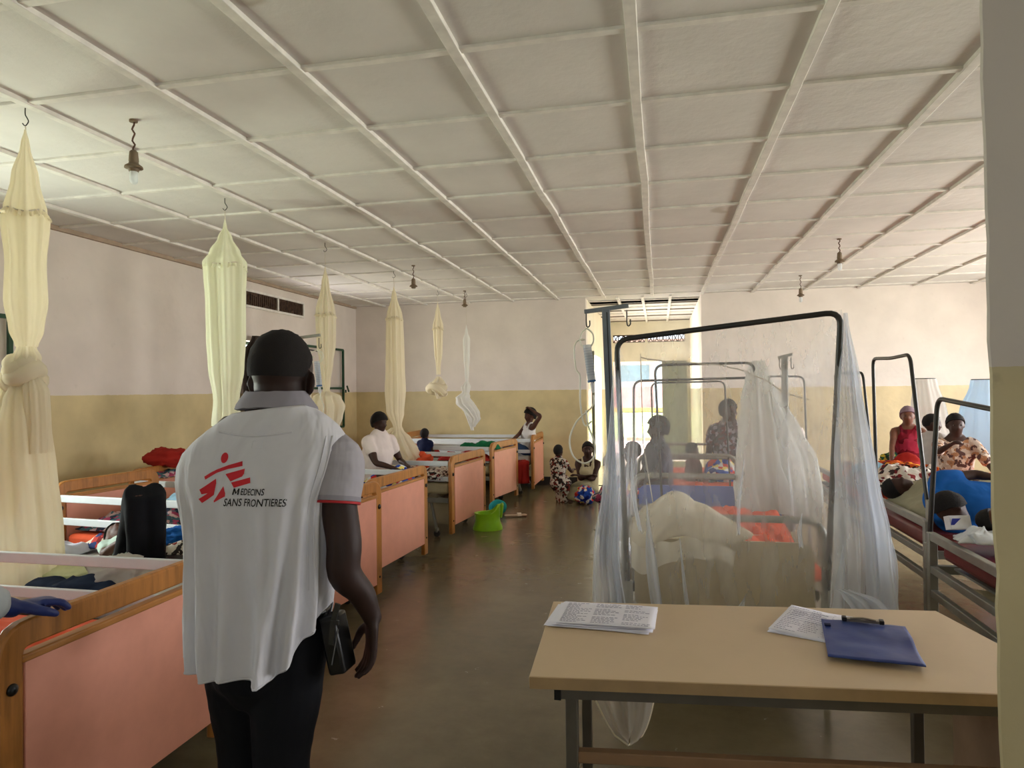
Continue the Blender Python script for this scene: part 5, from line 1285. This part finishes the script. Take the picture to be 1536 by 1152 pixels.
# ================================================================= PATIENTS AND VISITORS
def lying(label, pel, dirx, z, s, knees=None, top=None, legs=None, sk=SK1, face=(0, -.2, 1), armdir=None, hair='short', legwear='trousers', side=(0, 1, 0), **kw):
    """figure on its back: dirx points from pelvis to head"""
    d = V(dirx).normalized(); r = V(side); pel = V((*pel, z+.09*s)); J = dict(pel=pel, chest=pel+d*.30*s, neck=pel+d*.50*s, head=pel+d*.64*s+V((0, 0, .03*s)), base=(pel.x, pel.y, z))
    for k, q in (('L', -1), ('R', 1)):
        J['sh'+k] = J['neck']-d*.05*s+r*q*.16*s
        J['el'+k] = J['sh'+k]-d*.25*s+r*q*.06*s; J['wr'+k] = J['el'+k]-d*.12*s-r*q*.12*s+V((0, 0, .10*s))
        if knees is None: J['kn'+k] = pel-d*.42*s+r*q*.09*s; J['an'+k] = pel-d*.84*s+r*q*.09*s
        else: J['kn'+k] = pel-d*knees[0]*s+r*q*.075*s+V((0, 0, knees[1]*s)); J['an'+k] = pel-d*knees[2]*s+r*q*.075*s-V((0, 0, .03*s))
        J['toe'+k] = J['an'+k]-d*.15+V((0, 0, .05))
    if armdir:
        for k, v in armdir.items(): J[k] = V(v)
    return person(label, J, sk, s, top, .5, legs, legwear, face=face, up=d, hair=hair, eyes_on=False, **kw)
# raised knees on the second bed (head hidden behind the hanging net)
lying('person lying with raised dark trousered knees beside the big net', (-2.90, 3.32), (-.8, .6, 0), .61, .86, (.17, .43, .22), cloth('mint_shirt', (186, 206, 196)), m_dk, side=(.45, .55, 0), vox=.009, girth=.7)
lying('person in pale blue lying on the side by the wooden headboard', (-3.55, 4.72), (-1, .12, 0), .62, .72, (.25, .12, .45), m_pale, P_teal, face=(0, -1, .3), side=(0, .8, .5), girth=1.1)
lying('person lying on the bed just right of the man, dark clothes and knee up', (-3.1, 5.75), (-1, .1, 0), .62, .85, (.30, .17, .5), m_navy, cloth('black_cloth', (20, 20, 26)))
# woman in white beside the long net
seated('woman in a white tee seated beside the long hanging net', -3.0, 6.85, .58, -25, 1.37, lean=.12, hands={'R': (-2.68, 6.62, .80), 'L': (-2.66, 6.85, .82)}, sk=SK2, top=m_tee, sleeve=.42, legs=P_blue, legwear='wrap', hair='full', look=(.8, -.35, -.15), girth=1.15, eyes_on=False)
seated('girl with dark hair seen from behind at the back beds', -3.2, 8.98, .60, 80, 1.06, hands=None, hs=1.2, sk=SK2, top=m_navy, sleeve=.3, legs=m_red, legwear='wrap', hair='full', look=(.1, 1, 0), eyes_on=False, knee_fwd=.25, cross=True)
# woman resting her hand on her head on the farthest bed
hh = seated('woman in a white tank top, hand on her head, on the farthest bed', -2.02, 10.35, .58, 215, 1.30, hs=1.15, lean=-.12, sidelean=.0, knee_h=.12, knee_fwd=.36, shin=(.05, 0, -.45), hands={'L': (-1.93, 10.28, 1.30), 'R': (-2.25, 10.0, .78)}, sk=SK1, top=m_white, straps=True, open_neck=.35, legs=m_jean2, hair='full', look=(-.75, -.6, -.1), girth=.95)
seated('woman in a vest top seated on the floor against the back wall', -1.06, 10.15, 0, 262, .80, lean=-.05, knee_h=.10, knee_fwd=.38, shin=(.30, 0, -.10), hands={'L': (-1.16, 9.92, .34), 'R': (-1.00, 9.92, .34)}, sk=SK2, top=m_cream, straps=True, open_neck=.4, hs=1.1, legs=m_khaki, legwear='wrap', hair='short', look=(.1, -1, .05))
seated('small child in a printed dress standing before the floor-seated woman', -1.42, 9.55, .22, 60, .80, hs=1.25, lean=.05, knee_h=-.02, knee_fwd=.18, shin=(-.05, 0, -.36), hands={'L': (-1.42, 9.85, .5), 'R': (-1.22, 9.75, .45)}, sk=SK2, top=P_zebra, sleeve=.4, legs=P_zebra, legwear='wrap', hair='crop', look=(.3, 1, 0), eyes_on=False, girth=1.0, wid=.9)
bundle('cloth', 'blue and yellow printed cloth over the shins of the floor-seated woman', 'cloth', -1.04, 9.50, .03, .12, .15, .12, P_blue, 61, amp=.34)
# behind the netting
seated('woman in a dark printed top behind the netting, beside the white net', .80, 8.3, .55, 250, 1.44, hs=1.15, lean=.05, sk=SK2, top=printed('dark_print', (90, 80, 84), [(150, 140, 150), (60, 50, 56), (110, 60, 60)], 28), sleeve=.5, legs=P_blue, legwear='wrap', hair='short', look=(.5, -1, -.05), girth=1.1)
seated('person behind the netting against the corridor doorway, tallest there', -.02, 7.0, .48, 200, 1.30, hs=1.08, sk=SK2, top=cloth('slate_top', (70, 72, 84)), sleeve=.6, legs=P_blue, legwear='wrap', hair='full', look=(-1, -.1, -.1), girth=1.1, eyes_on=False)
seated('child seated at the left, behind the netting post', -.31, 7.75, .30, 190, .98, hs=1.3, sk=SK2, top=cloth('slate_top', (70, 72, 84)), sleeve=.5, legs=P_teal, legwear='wrap', hair='crop', look=(-1, -.2, 0), eyes_on=False, wid=.95)
seated('child between the two women behind the netting', .36, 7.95, .45, 330, .96, hs=1.3, sk=SK2, top=cloth('maroon_top', (90, 56, 54)), sleeve=.5, legs=P_teal, legwear='wrap', hair='crop', look=(1, -.2, -.1), eyes_on=False, wid=.95)
seated('person in a pale top half hidden by the central white net', 1.38, 8.35, .50, 260, 1.42, sk=SK2, top=m_tee, sleeve=.5, legs=P_blue, legwear='wrap', hair='short', look=(-.3, -1, 0), girth=1.05)
# right row
seated('older woman in a red wrap seated behind the tall black frame', 2.60, 8.0, .70, 250, 1.36, hs=1.12, hands={'R': (2.35, 7.72, .76), 'L': (2.85, 7.75, .80)}, sk=SK3, top=printed('crimson_print', (122, 22, 38), [(160, 44, 66), (96, 16, 30)], 16), straps=True, open_neck=.3, legs=m_red, legwear='wrap', hair=cloth('grey_head_scarf', (130, 110, 120)), look=(-.25, -1, 0), girth=1.0)
w2 = seated('woman in a patterned blouse, child at her arm, by the wall end', 2.58, 6.75, .66, 255, 1.33, hs=1.12, hands={'R': (2.42, 6.42, 1.10), 'L': (2.80, 6.42, .78)}, sk=SK2, top=P_tan, sleeve=.9, legs=P_orange, legwear='wrap', hair='short', look=(-.12, -1, -.02), open_neck=.3, girth=1.0)
seated('small child in grey leaning on the patterned woman\'s arm', 2.50, 7.05, .78, 40, 1.31, hs=1.3, sk=SK2, top=cloth('light_grey_top', (190, 184, 180)), sleeve=.6, legs=P_orange, legwear='wrap', hair='crop', look=(.9, -.2, -.1), eyes_on=False, wid=.95, knee_fwd=.25)
lying('person in a royal blue top lying with back to the camera on the right', (2.08, 4.66), (-1, -.05, .05), .79, .85, (.30, .05, .6), m_blue, m_dk, SK2, face=(-.6, -.3, -.8), side=(0, .45, .9), girth=.95, hs=1.05, armdir={'head': (1.66, 4.42, .87)})
lying('patient on the nearest right bed, face turned to the camera', (2.14, 3.93), (-1, .05, 0), .82, .70, None, m_khaki, m_cream, SK3, face=(-.1, -.9, .45), side=(0, 1, .2))
lying('patient under the khaki blanket, only the dark head showing', (2.15, 5.25), (-1, 0, 0), .79, .80, None, m_khaki, m_khaki, SK2, face=(0, -.5, 1), side=(0, 1, 0))
